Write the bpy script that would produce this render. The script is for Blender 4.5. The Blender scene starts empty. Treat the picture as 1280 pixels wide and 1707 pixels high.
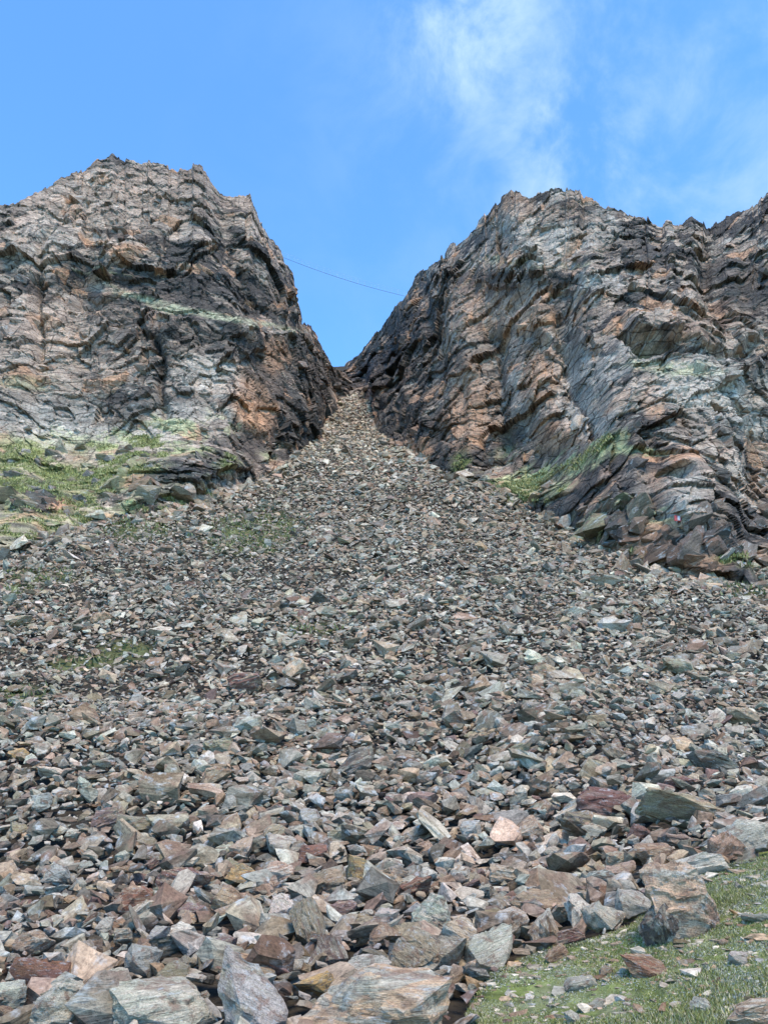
import bpy, bmesh, math, random
import numpy as np
from mathutils import Vector, Matrix

random.seed(7)
rng = np.random.default_rng(7)
SC = bpy.context.scene
COL = SC.collection

# ------------------------------------------------------------------ camera
EYE = np.array((0.0, 0.0, 1.6))
PITCH = math.radians(18.0)
F = 1314.0                                  # focal length in photograph pixels (1280 x 1707)
cam_d = bpy.data.cameras.new('camera')
cam_d.sensor_fit = 'VERTICAL'
cam_d.angle = 2 * math.atan(853.5 / F)
cam_d.clip_start = 0.05
cam_d.clip_end = 4000
cam = bpy.data.objects.new('camera', cam_d)
cam.location = EYE
cam.rotation_euler = (math.pi / 2 + PITCH, 0, 0)
COL.objects.link(cam)
SC.camera = cam

# ------------------------------------------------------------------ sky, sun, exposure
SUN_ELEV, SUN_AZ = math.radians(64), math.radians(155)   # azimuth clockwise from +Y: high behind the camera
W = bpy.data.worlds.new('World')
SC.world = W
W.use_nodes = True
nt = W.node_tree
nt.nodes.clear()


def N(tree, kind, **kw):
    n = tree.nodes.new(kind)
    for k, v in kw.items():
        if k == 'inp':
            for kk, vv in v.items():
                n.inputs[kk].default_value = vv
        else:
            setattr(n, k, v)
    return n


out = N(nt, 'ShaderNodeOutputWorld')
bg = N(nt, 'ShaderNodeBackground', inp={'Strength': 0.10})
sky = N(nt, 'ShaderNodeTexSky', sky_type='NISHITA', sun_disc=False, sun_elevation=SUN_ELEV,
        sun_rotation=SUN_AZ, altitude=2200, air_density=1.2, dust_density=0.4, ozone_density=2.2)
tint = N(nt, 'ShaderNodeMix', data_type='RGBA', blend_type='MULTIPLY', inp={0: 1.0, 7: (1.44, 2.32, 2.85, 1)})
nt.links.new(sky.outputs[0], tint.inputs[6])
geo = N(nt, 'ShaderNodeTexCoord')
# drifting wisps: soft noise, denser in the quarter of the sky where the photograph shows cloud
mp = N(nt, 'ShaderNodeMapping', inp={'Scale': (1.1, 1.0, 1.15), 'Rotation': (0.0, -0.55, 0.0), 'Location': (5.7, 1.3, 2.2)})
nt.links.new(geo.outputs['Generated'], mp.inputs[0])
wn = N(nt, 'ShaderNodeTexNoise', inp={'Scale': 7.5, 'Detail': 9.0, 'Roughness': 0.60, 'Distortion': 0.35})
nt.links.new(mp.outputs[0], wn.inputs['Vector'])
wr = N(nt, 'ShaderNodeMapRange', interpolation_type='SMOOTHSTEP', inp={1: 0.38, 2: 0.74})
nt.links.new(wn.outputs[0], wr.inputs[0])


def sky_dir(px, py):
    a, b = (px - 640) / F, (853.5 - py) / F
    v = Vector((a, math.cos(PITCH) - b * math.sin(PITCH), math.sin(PITCH) + b * math.cos(PITCH)))
    return v.normalized()


def sky_spot(px, py, r0, r1):
    d = N(nt, 'ShaderNodeVectorMath', operation='DISTANCE')
    d.inputs[1].default_value = sky_dir(px, py)
    nt.links.new(geo.outputs['Generated'], d.inputs[0])
    m = N(nt, 'ShaderNodeMapRange', interpolation_type='SMOOTHSTEP', inp={1: r0, 2: r1, 3: 1.0, 4: 0.0})
    nt.links.new(d.outputs['Value'], m.inputs[0])
    return m.outputs[0]


def madd(a, b, op='ADD', clamp=False):
    m = N(nt, 'ShaderNodeMath', operation=op, use_clamp=clamp)
    for i, v in enumerate((a, b)):
        if isinstance(v, float):
            m.inputs[i].default_value = v
        else:
            nt.links.new(v, m.inputs[i])
    return m.outputs[0]


cover = None
for px, py, r0, r1, k in ((765, 40, .0, .11, 1.15), (850, 100, .0, .17, .42), (950, 285, .0, .11, .80), (960, 150, .0, .16, .22), (1100, 200, .0, .34, .24),
                          (1250, 330, .0, .30, .24), (1600, 150, .2, .9, .30), (640, 120, .0, .16, .10)):
    s = madd(sky_spot(px, py, r0, r1), k, 'MULTIPLY')
    cover = s if cover is None else madd(cover, s)
cl = madd(madd(cover, wr.outputs[0], 'MULTIPLY'), 0.95, 'MULTIPLY', True)
cmix = N(nt, 'ShaderNodeMix', data_type='RGBA', inp={7: (3.7, 5.5, 7.2, 1)})
nt.links.new(cl, cmix.inputs[0])
nt.links.new(tint.outputs[2], cmix.inputs[6])
nt.links.new(cmix.outputs[2], bg.inputs[0])
nt.links.new(bg.outputs[0], out.inputs[0])

sd = bpy.data.lights.new('sun', 'SUN')
sd.energy = 3.0
sd.angle = math.radians(20)
sd.color = (1.0, 0.85, 0.66)
sun = bpy.data.objects.new('sun', sd)
sv = Vector((math.sin(SUN_AZ) * math.cos(SUN_ELEV), math.cos(SUN_AZ) * math.cos(SUN_ELEV), math.sin(SUN_ELEV)))
sun.rotation_euler = sv.to_track_quat('Z', 'Y').to_euler()
sun.location = (0, -20, 60)
COL.objects.link(sun)

SC.view_settings.view_transform = 'Standard'
SC.view_settings.look = 'None'
SC.view_settings.gamma = 1.0
SC.view_settings.use_curve_mapping = False
SC.view_settings.exposure = 0.55
SC.cycles.max_bounces = 3
SC.cycles.diffuse_bounces = 1
SC.cycles.use_adaptive_sampling = True
SC.cycles.adaptive_threshold = 0.02

# ------------------------------------------------------------------ numeric helpers
U32 = np.uint32


def hsh(ix, iy, iz, seed):
    h = (ix.astype(np.int64) * 374761393 + iy.astype(np.int64) * 668265263 + iz.astype(np.int64) * 2147483647 + seed * 1274126177)
    h = (h & 0xFFFFFFFF).astype(np.uint32)
    h ^= h >> U32(15)
    h *= U32(2246822519)
    h ^= h >> U32(13)
    h *= U32(3266489917)
    h ^= h >> U32(16)
    return h


def h01(ix, iy, iz, seed):
    return hsh(ix, iy, iz, seed).astype(np.float32) * np.float32(1 / 4294967296.0)


def vnoise(p, seed=0):
    i = np.floor(p).astype(np.int64)
    f = (p - i)
    f = f * f * f * (f * (f * 6 - 15) + 10)
    r = 0
    for dx in (0, 1):
        wx = f[:, 0] if dx else 1 - f[:, 0]
        for dy in (0, 1):
            wy = f[:, 1] if dy else 1 - f[:, 1]
            for dz in (0, 1):
                wz = f[:, 2] if dz else 1 - f[:, 2]
                r = r + wx * wy * wz * h01(i[:, 0] + dx, i[:, 1] + dy, i[:, 2] + dz, seed)
    return r * 2 - 1


def fbm(p, octaves=4, seed=0, gain=0.5, lac=2.03):
    a, s, r = 1.0, 0.0, 0
    for k in range(octaves):
        r = r + a * vnoise(p, seed + k * 17)
        s += a
        a *= gain
        p = p * lac + 13.7
    return r / s * 1.6


def plates(q, seed):
    """nearest jittered cell: three random numbers of the cell, the offset from its centre, and the gap to the second nearest"""
    i0 = np.floor(q - 0.5).astype(np.int64)
    n = len(q)
    best = np.full(n, 1e9, np.float32)
    sec = np.full(n, 1e9, np.float32)
    r = np.zeros((n, 3), np.float32)
    dl = np.zeros((n, 3), np.float32)
    for dx in (0, 1):
        for dy in (0, 1):
            for dz in (0, 1):
                ix, iy, iz = i0[:, 0] + dx, i0[:, 1] + dy, i0[:, 2] + dz
                cx = ix + 0.5 + (h01(ix, iy, iz, seed) - .5) * .8
                cy = iy + 0.5 + (h01(ix, iy, iz, seed + 1) - .5) * .8
                cz = iz + 0.5 + (h01(ix, iy, iz, seed + 2) - .5) * .8
                d = np.stack([q[:, 0] - cx, q[:, 1] - cy, q[:, 2] - cz], 1).astype(np.float32)
                dd = (d * d).sum(1)
                m = dd < best
                sec = np.where(m, best, np.minimum(sec, dd))
                best = np.where(m, dd, best)
                if m.any():
                    for k in range(3):
                        r[m, k] = h01(ix[m], iy[m], iz[m], seed + 5 + k)
                    dl[m] = d[m]
    return r, dl, np.sqrt(sec) - np.sqrt(best)


def pchip_slopes(x, y):
    h = np.diff(x)
    dlt = np.diff(y, axis=0) / h.reshape((-1,) + (1,) * (y.ndim - 1))
    m = np.zeros_like(y)
    a, b = dlt[:-1], dlt[1:]
    ok = a * b > 0
    m[1:-1] = np.where(ok, 2 * a * b / np.where(ok, a + b, 1), 0)
    m[0], m[-1] = dlt[0], dlt[-1]
    return m


def pchip(xq, x, y):
    x = np.asarray(x, float)
    y = np.asarray(y, float)
    m = pchip_slopes(x, y)
    xq = np.clip(np.asarray(xq, float), x[0], x[-1])
    k = np.clip(np.searchsorted(x, xq) - 1, 0, len(x) - 2)
    h = x[k + 1] - x[k]
    t = (xq - x[k]) / h
    if y.ndim > 1:
        sh = (-1,) + (1,) * (y.ndim - 1)
        t = t.reshape(sh)
        h = h.reshape(sh)
    return ((1 + 2 * t) * (1 - t) ** 2 * y[k] + t * (1 - t) ** 2 * h * m[k] + t * t * (3 - 2 * t) * y[k + 1] + t * t * (t - 1) * h * m[k + 1])


def sstep(a, b, x):
    t = np.clip((x - a) / (b - a), 0, 1)
    return t * t * (3 - 2 * t)


CP, SP = math.cos(PITCH), math.sin(PITCH)


def ray(px, py):
    a, b = (np.asarray(px, float) - 640) / F, (853.5 - np.asarray(py, float)) / F
    return np.stack([a, CP - b * SP, SP + b * CP], -1)


def at_depth(px, py, y):
    d = ray(px, py)
    return EYE + d * (np.asarray(y, float) / d[..., 1])[..., None]


def project(p):
    q = p - EYE
    fw = q[..., 1] * CP + q[..., 2] * SP
    up = -q[..., 1] * SP + q[..., 2] * CP
    fw = np.where(fw > 0.2, fw, 0.2)
    return 640 + F * q[..., 0] / fw, 853.5 - F * up / fw


def in_poly(px, py, poly):
    c = np.zeros(np.shape(px), bool)
    n = len(poly)
    for i in range(n):
        x1, y1 = poly[i]
        x2, y2 = poly[(i + 1) % n]
        if y1 == y2:
            continue
        k = ((y1 > py) != (y2 > py)) & (px < (x2 - x1) * (py - y1) / (y2 - y1) + x1)
        c ^= k
    return c


# ------------------------------------------------------------------ the ground's shape
PROF_D = [-60, -20, 0, 6, 11, 16, 22, 30, 40, 58, 80, 112, 150, 186, 191, 215, 300]
PROF_Z = [-16, -3, -.25, 0, .05, .95, 2.8, 5.6, 9.8, 18.6, 31.2, 51.5, 78.6, 101, 101.3, 92, 60]
APEX = (-6.0, 150.0)


def terrain(x, y):
    x = np.asarray(x, float)
    y = np.asarray(y, float)
    dy = np.maximum(APEX[1] - y, 0)
    rr = np.sqrt(dy ** 2 + (0.55 * (x - APEX[0])) ** 2) - np.minimum(np.abs(x - APEX[0]), 14) * 0.08 * (y < 150)
    d = np.where(y < 150, 150 - rr, y)
    d = np.where(y < 30, y + (d - y) * sstep(10, 30, y), d)
    z = pchip(d, PROF_D, PROF_Z)
    z = z + 0.95 * sstep(0.4, 5.2, x - 0.02 * y) * (1 - sstep(15, 32, y)) * sstep(-4, 4, y)
    q = np.stack([x, y, x * 0], -1).reshape(-1, 3)
    big = (vnoise(q / 9.0, 3) * .55 + vnoise(q / 3.7, 4) * .22 + vnoise(q / 1.5, 5) * .09).reshape(z.shape)
    amp = 0.35 + 0.65 * sstep(8, 30, y)
    tuss = (vnoise(q / .42, 6) * .03 + vnoise(q / .17, 7) * .012).reshape(z.shape)
    return z + big * amp + tuss * (1 - sstep(10, 16, y))


def hit(px, py, lo=3.0, hi=215.0, n=1400):
    px = np.atleast_1d(np.asarray(px, float))
    py = np.atleast_1d(np.asarray(py, float))
    ys = np.geomspace(lo, hi, n)
    d = ray(px, py)
    s = ys[None, :] / d[:, 1:2]
    X = d[:, 0:1] * s
    Z = EYE[2] + d[:, 2:3] * s
    under = Z <= terrain(X, np.broadcast_to(ys, X.shape))
    k = np.where(under.any(1), under.argmax(1), n - 1)
    return at_depth(px, py, ys[k])


# outlines traced in the photograph (pixels)
SKY_L = np.array([(-260, 430), (-100, 374), (0, 349), (40, 335), (80, 314), (100, 300), (130, 288), (155, 275), (178, 262), (190, 260), (207, 268),
                  (235, 271), (265, 275), (296, 284), (310, 286), (322, 279), (335, 282), (347, 294), (355, 311), (372, 328), (395, 330), (413, 326), (417, 329),
                  (427, 350), (438, 380), (447, 395), (462, 408), (470, 422), (474, 441), (488, 452), (491, 468), (497, 500), (503, 536),
                  (518, 548), (533, 567), (545, 593), (558, 611), (570, 618), (590, 634)], float)
BASE_L = np.array([(-260, 1040), (-100, 970), (0, 930), (60, 905), (130, 880), (200, 862), (300, 850), (380, 828), (450, 793), (500, 758), (540, 716), (565, 672), (590, 660)], float)
MID_L = np.array([(-260, 775), (-100, 752), (0, 738), (100, 735), (200, 728), (300, 735), (380, 752), (450, 735), (500, 712), (540, 684), (565, 655), (590, 647)], float)
SKY_R = np.array([(556, 640), (566, 622), (574, 612), (580, 603), (588, 599), (597, 592), (612, 573), (625, 556), (645, 530), (660, 510), (680, 486), (694, 462), (702, 454), (722, 444),
                  (742, 430), (745, 412), (760, 406), (778, 396), (792, 384), (797, 366), (806, 356), (818, 350), (828, 340), (845, 323), (860, 321), (872, 329), (886, 333),
                  (896, 321), (912, 317), (925, 310), (940, 315), (966, 317), (972, 329), (992, 327), (1006, 343), (1018, 346), (1035, 349), (1050, 360), (1060, 362), (1073, 359),
                  (1085, 368), (1100, 376), (1112, 369), (1120, 374), (1130, 380), (1142, 370), (1152, 363), (1165, 371), (1178, 379), (1192, 376), (1205, 366), (1225, 359),
                  (1245, 351), (1262, 340), (1280, 325), (1400, 262), (1560, 250)], float)
BASE_R = np.array([(556, 652), (590, 656), (612, 664), (625, 705), (650, 735), (700, 766), (750, 795), (800, 807), (850, 822), (900, 850), (950, 884), (990, 905), (1050, 935),
                   (1100, 951), (1180, 968), (1215, 968), (1240, 938), (1280, 935), (1400, 950), (1560, 960)], float)
MID_R = np.array([(556, 642), (590, 640), (625, 660), (700, 718), (800, 775), (850, 795), (900, 788), (950, 765), (1000, 742), (1060, 735), (1120, 748), (1200, 795), (1280, 830), (1400, 850), (1560, 860)], float)


def base_row(px):
    return np.where(px < 572, np.interp(px, BASE_L[:, 0], BASE_L[:, 1]), np.interp(px, BASE_R[:, 0], BASE_R[:, 1]))


GRASS_POLY = [(740, 2300), (770, 1760), (786, 1668), (820, 1625), (868, 1600), (925, 1578), (1000, 1562), (1050, 1540), (1085, 1500), (1135, 1462), (1210, 1440), (1290, 1424), (1500, 1380), (2400, 2300)]

# ------------------------------------------------------------------ materials
def principled(name, rough=0.9, spec=0.25):
    m = bpy.data.materials.new(name)
    m.use_nodes = True
    t = m.node_tree
    b = t.nodes['Principled BSDF']
    b.inputs['Roughness'].default_value = rough
    b.inputs['Specular IOR Level'].default_value = spec
    return m, t, b


def mul(t, a, b, fac=1.0, blend='MULTIPLY'):
    n = N(t, 'ShaderNodeMix', data_type='RGBA', blend_type=blend, inp={0: fac})
    for i, v in ((6, a), (7, b)):
        if isinstance(v, tuple):
            n.inputs[i].default_value = v
        else:
            t.links.new(v, n.inputs[i])
    return n


def ramp(t, src, pts):
    r = N(t, 'ShaderNodeValToRGB')
    e = r.color_ramp.elements
    while len(e) < len(pts):
        e.new(0.5)
    for el, (p, c) in zip(e, pts):
        el.position = p
        el.color = (c, c, c, 1) if isinstance(c, (int, float)) else (*c, 1)
    t.links.new(src, r.inputs[0])
    return r


def noise(t, vec, scale, detail=5, rough=.6, dist=0.0):
    n = N(t, 'ShaderNodeTexNoise', inp={'Scale': scale, 'Detail': detail, 'Roughness': rough, 'Distortion': dist})
    t.links.new(vec, n.inputs['Vector'])
    return n


def mapped(t, vec, scale, rot=(0, 0, 0)):
    m = N(t, 'ShaderNodeMapping', inp={'Scale': scale, 'Rotation': rot})
    t.links.new(vec, m.inputs[0])
    return m.outputs[0]


def rock_material(name, single, k=1.0):
    """schist: streaks along the cleavage, rusty and dark staining, pale quartz, rough relief"""
    m, t, b = principled(name, 0.78, 0.3)
    if single:
        oi = N(t, 'ShaderNodeObjectInfo')
        tc = N(t, 'ShaderNodeTexCoord')
        off = N(t, 'ShaderNodeVectorMath', operation='MULTIPLY_ADD', inp={1: (1.0, 1.0, 1.0)})
        sc = N(t, 'ShaderNodeMath', operation='MULTIPLY', inp={1: 57.0})
        t.links.new(oi.outputs['Random'], sc.inputs[0])
        t.links.new(tc.outputs['Object'], off.inputs[0])
        t.links.new(sc.outputs[0], off.inputs[2])
        vec, colour = off.outputs[0], oi.outputs['Color']
        second = N(t, 'ShaderNodeAttribute', attribute_type='OBJECT', attribute_name='second_colour').outputs['Color']
    else:
        a = N(t, 'ShaderNodeAttribute', attribute_name='rc')
        c = N(t, 'ShaderNodeAttribute', attribute_name='col')
        vec, colour = a.outputs['Vector'], c.outputs['Color']
        second = mul(t, colour, (.62, .55, .48, 1)).outputs[2]
    fol = noise(t, mapped(t, vec, (1.3 * k, 1.3 * k, 7 * k)), 1.7, 5, .70, 1.3)
    f1 = ramp(t, fol.outputs[0], [(.30, .30), (.44, .85), (.58, 1.1), (.72, 1.5)])
    bn = noise(t, mapped(t, vec, (.8 * k, .8 * k, 2.6 * k)), .9, 3, .6, 1.2)
    f0 = ramp(t, bn.outputs[0], [(.49, 0.0), (.57, .85)])
    c0 = mul(t, colour, second, blend='MIX')
    t.links.new(f0.outputs[0], c0.inputs[0])
    c1 = mul(t, c0.outputs[2], f1.outputs[0])
    st = noise(t, vec, 1.9 * k, 3, .62, .6)
    f2 = ramp(t, st.outputs[0], [(.53, 0.0), (.64, .7)])
    c2 = mul(t, c1.outputs[2], (.20, .115, .075, 1), blend='MIX')
    t.links.new(f2.outputs[0], c2.inputs[0])
    gr = noise(t, mapped(t, vec, (1, 1, 2.2)), 3.4 * k, 4, .7, .3)
    f3 = ramp(t, gr.outputs[0], [(.56, 0.0), (.68, .6)])
    c3 = mul(t, c2.outputs[2], (.46, .49, .48, 1), blend='MIX')
    t.links.new(f3.outputs[0], c3.inputs[0])
    sp = noise(t, vec, 26 * k, 3, .7)
    f4 = ramp(t, sp.outputs[0], [(.30, .55), (.5, 1.0), (.72, 1.35)])
    c4 = mul(t, c3.outputs[2], f4.outputs[0])
    t.links.new(c4.outputs[2], b.inputs['Base Color'])
    bp = N(t, 'ShaderNodeBump', inp={'Strength': .75, 'Distance': .03 / k})
    t.links.new(fol.outputs[0], bp.inputs['Height'])
    bp2 = N(t, 'ShaderNodeBump', inp={'Strength': .6, 'Distance': .02 / k})
    n2 = noise(t, vec, 9 * k, 4, .7, .4)
    t.links.new(n2.outputs[0], bp2.inputs['Height'])
    t.links.new(bp.outputs[0], bp2.inputs['Normal'])
    t.links.new(bp2.outputs[0], b.inputs['Normal'])
    return m


M_ROCK = rock_material('schist_rock', True)
M_SCREE = rock_material('schist_scree', False)


def cliff_material():
    m, t, b = principled('cliff_rock', 0.85, 0.25)
    c = N(t, 'ShaderNodeAttribute', attribute_name='col')
    tc = N(t, 'ShaderNodeTexCoord')
    vec = tc.outputs['Object']
    rot = (0, math.radians(20), 0)
    fol = noise(t, mapped(t, vec, (.45, .45, 2.0), rot), 1.0, 6, .70, .25)
    f1 = ramp(t, fol.outputs[0], [(.30, .5), (.46, .92), (.60, 1.08), (.76, 1.35)])
    c1 = mul(t, c.outputs['Color'], f1.outputs[0])
    sp = noise(t, vec, 3.2, 6, .75)
    f4 = ramp(t, sp.outputs[0], [(.30, .5), (.5, 1.0), (.70, 1.4)])
    c4 = mul(t, c1.outputs[2], f4.outputs[0])
    vo = N(t, 'ShaderNodeTexVoronoi', feature='DISTANCE_TO_EDGE', inp={'Scale': .42})
    t.links.new(mapped(t, vec, (.7, .7, 2.0), rot), vo.inputs['Vector'])
    ck = ramp(t, vo.outputs['Distance'], [(.0, .2), (.045, 1.0)])
    vo2 = N(t, 'ShaderNodeTexVoronoi', feature='DISTANCE_TO_EDGE', inp={'Scale': 1.15})
    t.links.new(mapped(t, vec, (.8, .8, 1.5), (0, math.radians(-38), 0)), vo2.inputs['Vector'])
    ck2 = ramp(t, vo2.outputs['Distance'], [(.0, .35), (.05, 1.0)])
    c45 = mul(t, c4.outputs[2], ck2.outputs[0], .7)
    c5 = mul(t, c45.outputs[2], ck.outputs[0], .9)
    t.links.new(c5.outputs[2], b.inputs['Base Color'])
    bp = N(t, 'ShaderNodeBump', inp={'Strength': .9, 'Distance': .22})
    t.links.new(fol.outputs[0], bp.inputs['Height'])
    bp2 = N(t, 'ShaderNodeBump', inp={'Strength': .7, 'Distance': .12})
    t.links.new(sp.outputs[0], bp2.inputs['Height'])
    t.links.new(bp.outputs[0], bp2.inputs['Normal'])
    bp3 = N(t, 'ShaderNodeBump', inp={'Strength': .6, 'Distance': .15})
    t.links.new(ck.outputs[0], bp3.inputs['Height'])
    t.links.new(bp2.outputs[0], bp3.inputs['Normal'])
    t.links.new(bp3.outputs[0], b.inputs['Normal'])
    return m


M_CLIFF = cliff_material()
M_BLOCK = rock_material('cliff_block_rock', True, .45)


def ground_material():
    m, t, b = principled('ground_soil', 0.95, 0.15)
    c = N(t, 'ShaderNodeAttribute', attribute_name='col')
    tc = N(t, 'ShaderNodeTexCoord')
    n1 = noise(t, tc.outputs['Object'], 7, 8, .72)
    f1 = ramp(t, n1.outputs[0], [(.3, .4), (.5, .95), (.7, 1.6)])
    c1 = mul(t, c.outputs['Color'], f1.outputs[0])
    t.links.new(c1.outputs[2], b.inputs['Base Color'])
    vo = N(t, 'ShaderNodeTexVoronoi', inp={'Scale': 9.0})
    t.links.new(tc.outputs['Object'], vo.inputs['Vector'])
    bp = N(t, 'ShaderNodeBump', inp={'Strength': .8, 'Distance': .06})
    t.links.new(vo.outputs['Distance'], bp.inputs['Height'])
    bp2 = N(t, 'ShaderNodeBump', inp={'Strength': .8, 'Distance': .05})
    t.links.new(n1.outputs[0], bp2.inputs['Height'])
    t.links.new(bp.outputs[0], bp2.inputs['Normal'])
    t.links.new(bp2.outputs[0], b.inputs['Normal'])
    return m


M_GROUND = ground_material()


def attr_material(name, rough=.9):
    m, t, b = principled(name, rough, .2)
    c = N(t, 'ShaderNodeAttribute', attribute_name='col')
    t.links.new(c.outputs['Color'], b.inputs['Base Color'])
    return m


M_GRASS = attr_material('grass_blade')


def plain(name, col, rough=.6, metal=0.0):
    m, t, b = principled(name, rough, .4)
    n = noise(t, N(t, 'ShaderNodeTexCoord').outputs['Object'], 9, 4)
    f = ramp(t, n.outputs[0], [(.3, .75), (.7, 1.15)])
    c = mul(t, (*col, 1), f.outputs[0])
    t.links.new(c.outputs[2], b.inputs['Base Color'])
    b.inputs['Metallic'].default_value = metal
    return m


# ------------------------------------------------------------------ mesh helpers
def mesh_np(name, V, Fc, mat, col=None, rc=None, smooth=False):
    me = bpy.data.meshes.new(name)
    V = np.ascontiguousarray(V, np.float32)
    Fc = np.ascontiguousarray(Fc, np.int32)
    k = Fc.shape[1]
    me.vertices.add(len(V))
    me.vertices.foreach_set('co', V.ravel())
    me.loops.add(Fc.size)
    me.loops.foreach_set('vertex_index', Fc.ravel())
    me.polygons.add(len(Fc))
    me.polygons.foreach_set('loop_start', np.arange(0, Fc.size, k, dtype=np.int32))
    me.polygons.foreach_set('use_smooth', np.full(len(Fc), smooth))
    if col is not None:
        a = me.attributes.new('col', 'FLOAT_COLOR', 'POINT')
        a.data.foreach_set('color', np.concatenate([col, np.ones((len(V), 1))], 1).astype(np.float32).ravel())
    if rc is not None:
        a = me.attributes.new('rc', 'FLOAT_VECTOR', 'POINT')
        a.data.foreach_set('vector', np.ascontiguousarray(rc, np.float32).ravel())
    me.update(calc_edges=True)
    me.materials.append(mat)
    return me


def link(name, me, parent=None, **props):
    o = bpy.data.objects.new(name, me)
    COL.objects.link(o)
    if parent is not None:
        o.parent = parent
    for k, v in props.items():
        o[k] = v
    return o


def grid_faces(nu, nv):
    i = np.arange(nu * nv).reshape(nu, nv)
    return np.stack([i[:-1, :-1], i[1:, :-1], i[1:, 1:], i[:-1, 1:]], -1).reshape(-1, 4)


# ------------------------------------------------------------------ ground
ys = np.concatenate([np.linspace(-60, 0, 16)[:-1], np.linspace(0, 30, 180)[:-1], np.geomspace(30, 200, 210), np.linspace(205, 700, 12)])
us = np.concatenate([np.linspace(-6, -.62, 14)[:-1], np.linspace(-.62, .62, 300), np.linspace(.62, 6, 14)[1:]])
YY, UU = np.meshgrid(ys, us, indexing='ij')
XX = UU * np.maximum(YY + 4, 14)
ZZ = terrain(XX, YY)
ZZ = np.where(in_poly(*project(np.stack([XX, YY, ZZ], -1)), GRASS_POLY) | (YY < 3.2), ZZ, ZZ - .20 - .16 * sstep(5, 60, YY))
P = np.stack([XX, YY, ZZ], -1).reshape(-1, 3)
gx, gy = project(P)
behind = P[:, 1] < 2.5
nz = fbm(P / 1.7, 4, 30)
col = np.tile(np.array((.052, .044, .034)), (len(P), 1)) * (1 + .25 * nz[:, None])
near_grass = in_poly(gx + nz * 14, gy + nz * 9, GRASS_POLY) | (behind & (P[:, 0] > .3))
gcol = np.array((.16, .19, .055)) * (1 + .3 * nz[:, None])
pale = np.array((.42, .41, .33))
pm = sstep(-.1, .75, fbm(P * 2.6, 4, 44))[:, None] * .35
gcol = gcol * (1 - pm) + pale * pm
col = np.where(near_grass[:, None], gcol, col)


def spot(px, py, cx, cy, rx, ry, rot=0.0, soft=.35, nzv=0, wob=.35):
    c, s = math.cos(math.radians(rot)), math.sin(math.radians(rot))
    dx, dy = px - cx, py - cy
    u, v = (dx * c + dy * s) / rx, (-dx * s + dy * c) / ry
    r = np.sqrt(u * u + v * v) + nzv * wob
    return 1 - sstep(1 - soft, 1 + soft, r)


FAN_GRASS = [(425, 888, 80, 34, -5), (140, 1105, 60, 12, -8), (60, 960, 60, 12, 0), (20, 985, 40, 10, 0), (310, 830, 60, 22, -10), (400, 790, 40, 20, -20),
             (850, 825, 40, 14, 20), (1250, 985, 60, 10, 0), (520, 1050, 40, 10, 0), (210, 1085, 40, 16, 0), (30, 1160, 50, 14, 0), (230, 880, 60, 20, 0), (690, 1630, 40, 16, 0)]
fan_mask_n = lambda px, py, z: np.max([spot(px, py, *g, soft=.5, nzv=z) for g in FAN_GRASS], 0)
fm = fan_mask_n(gx, gy, nz)[:, None] * (~behind)[:, None]
col = col * (1 - fm) + np.array((.13, .14, .06)) * fm * (1 + .3 * nz[:, None])
ground = link('ground', mesh_np('ground', P, grid_faces(len(ys), len(us)), M_GROUND, np.clip(col, .01, 1), smooth=True), kind='structure',
              label='dark gravelly soil of the mountain foot under the scree and turf')

# ------------------------------------------------------------------ cliffs
# rock colours; DARK also paints shade into clefts and under overhangs
TAN, PINK, ORANGE, PALE, DARK = (np.array(c) for c in ((.42, .32, .24), (.47, .335, .25), (.56, .31, .175), (.51, .455, .375), (.038, .037, .036)))
LICHEN, TURF, GREY = (np.array(c) for c in ((.48, .49, .25), (.20, .225, .065), (.31, .27, .22)))


def seg_dist(px, py, poly):
    """distance to a polyline in pixels, and the signed height above it (positive = above, i.e. smaller row)"""
    best = np.full(px.shape, 1e9)
    for (x1, y1), (x2, y2) in zip(poly[:-1], poly[1:]):
        dx, dy = x2 - x1, y2 - y1
        t = np.clip(((px - x1) * dx + (py - y1) * dy) / (dx * dx + dy * dy), 0, 1)
        best = np.minimum(best, np.hypot(px - x1 - t * dx, py - y1 - t * dy))
    xs, yp = zip(*poly)
    above = np.interp(px, xs, yp) - py if xs[0] < xs[-1] else np.zeros_like(px)
    inside = (px >= min(xs)) & (px <= max(xs))
    return best, above, inside


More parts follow.
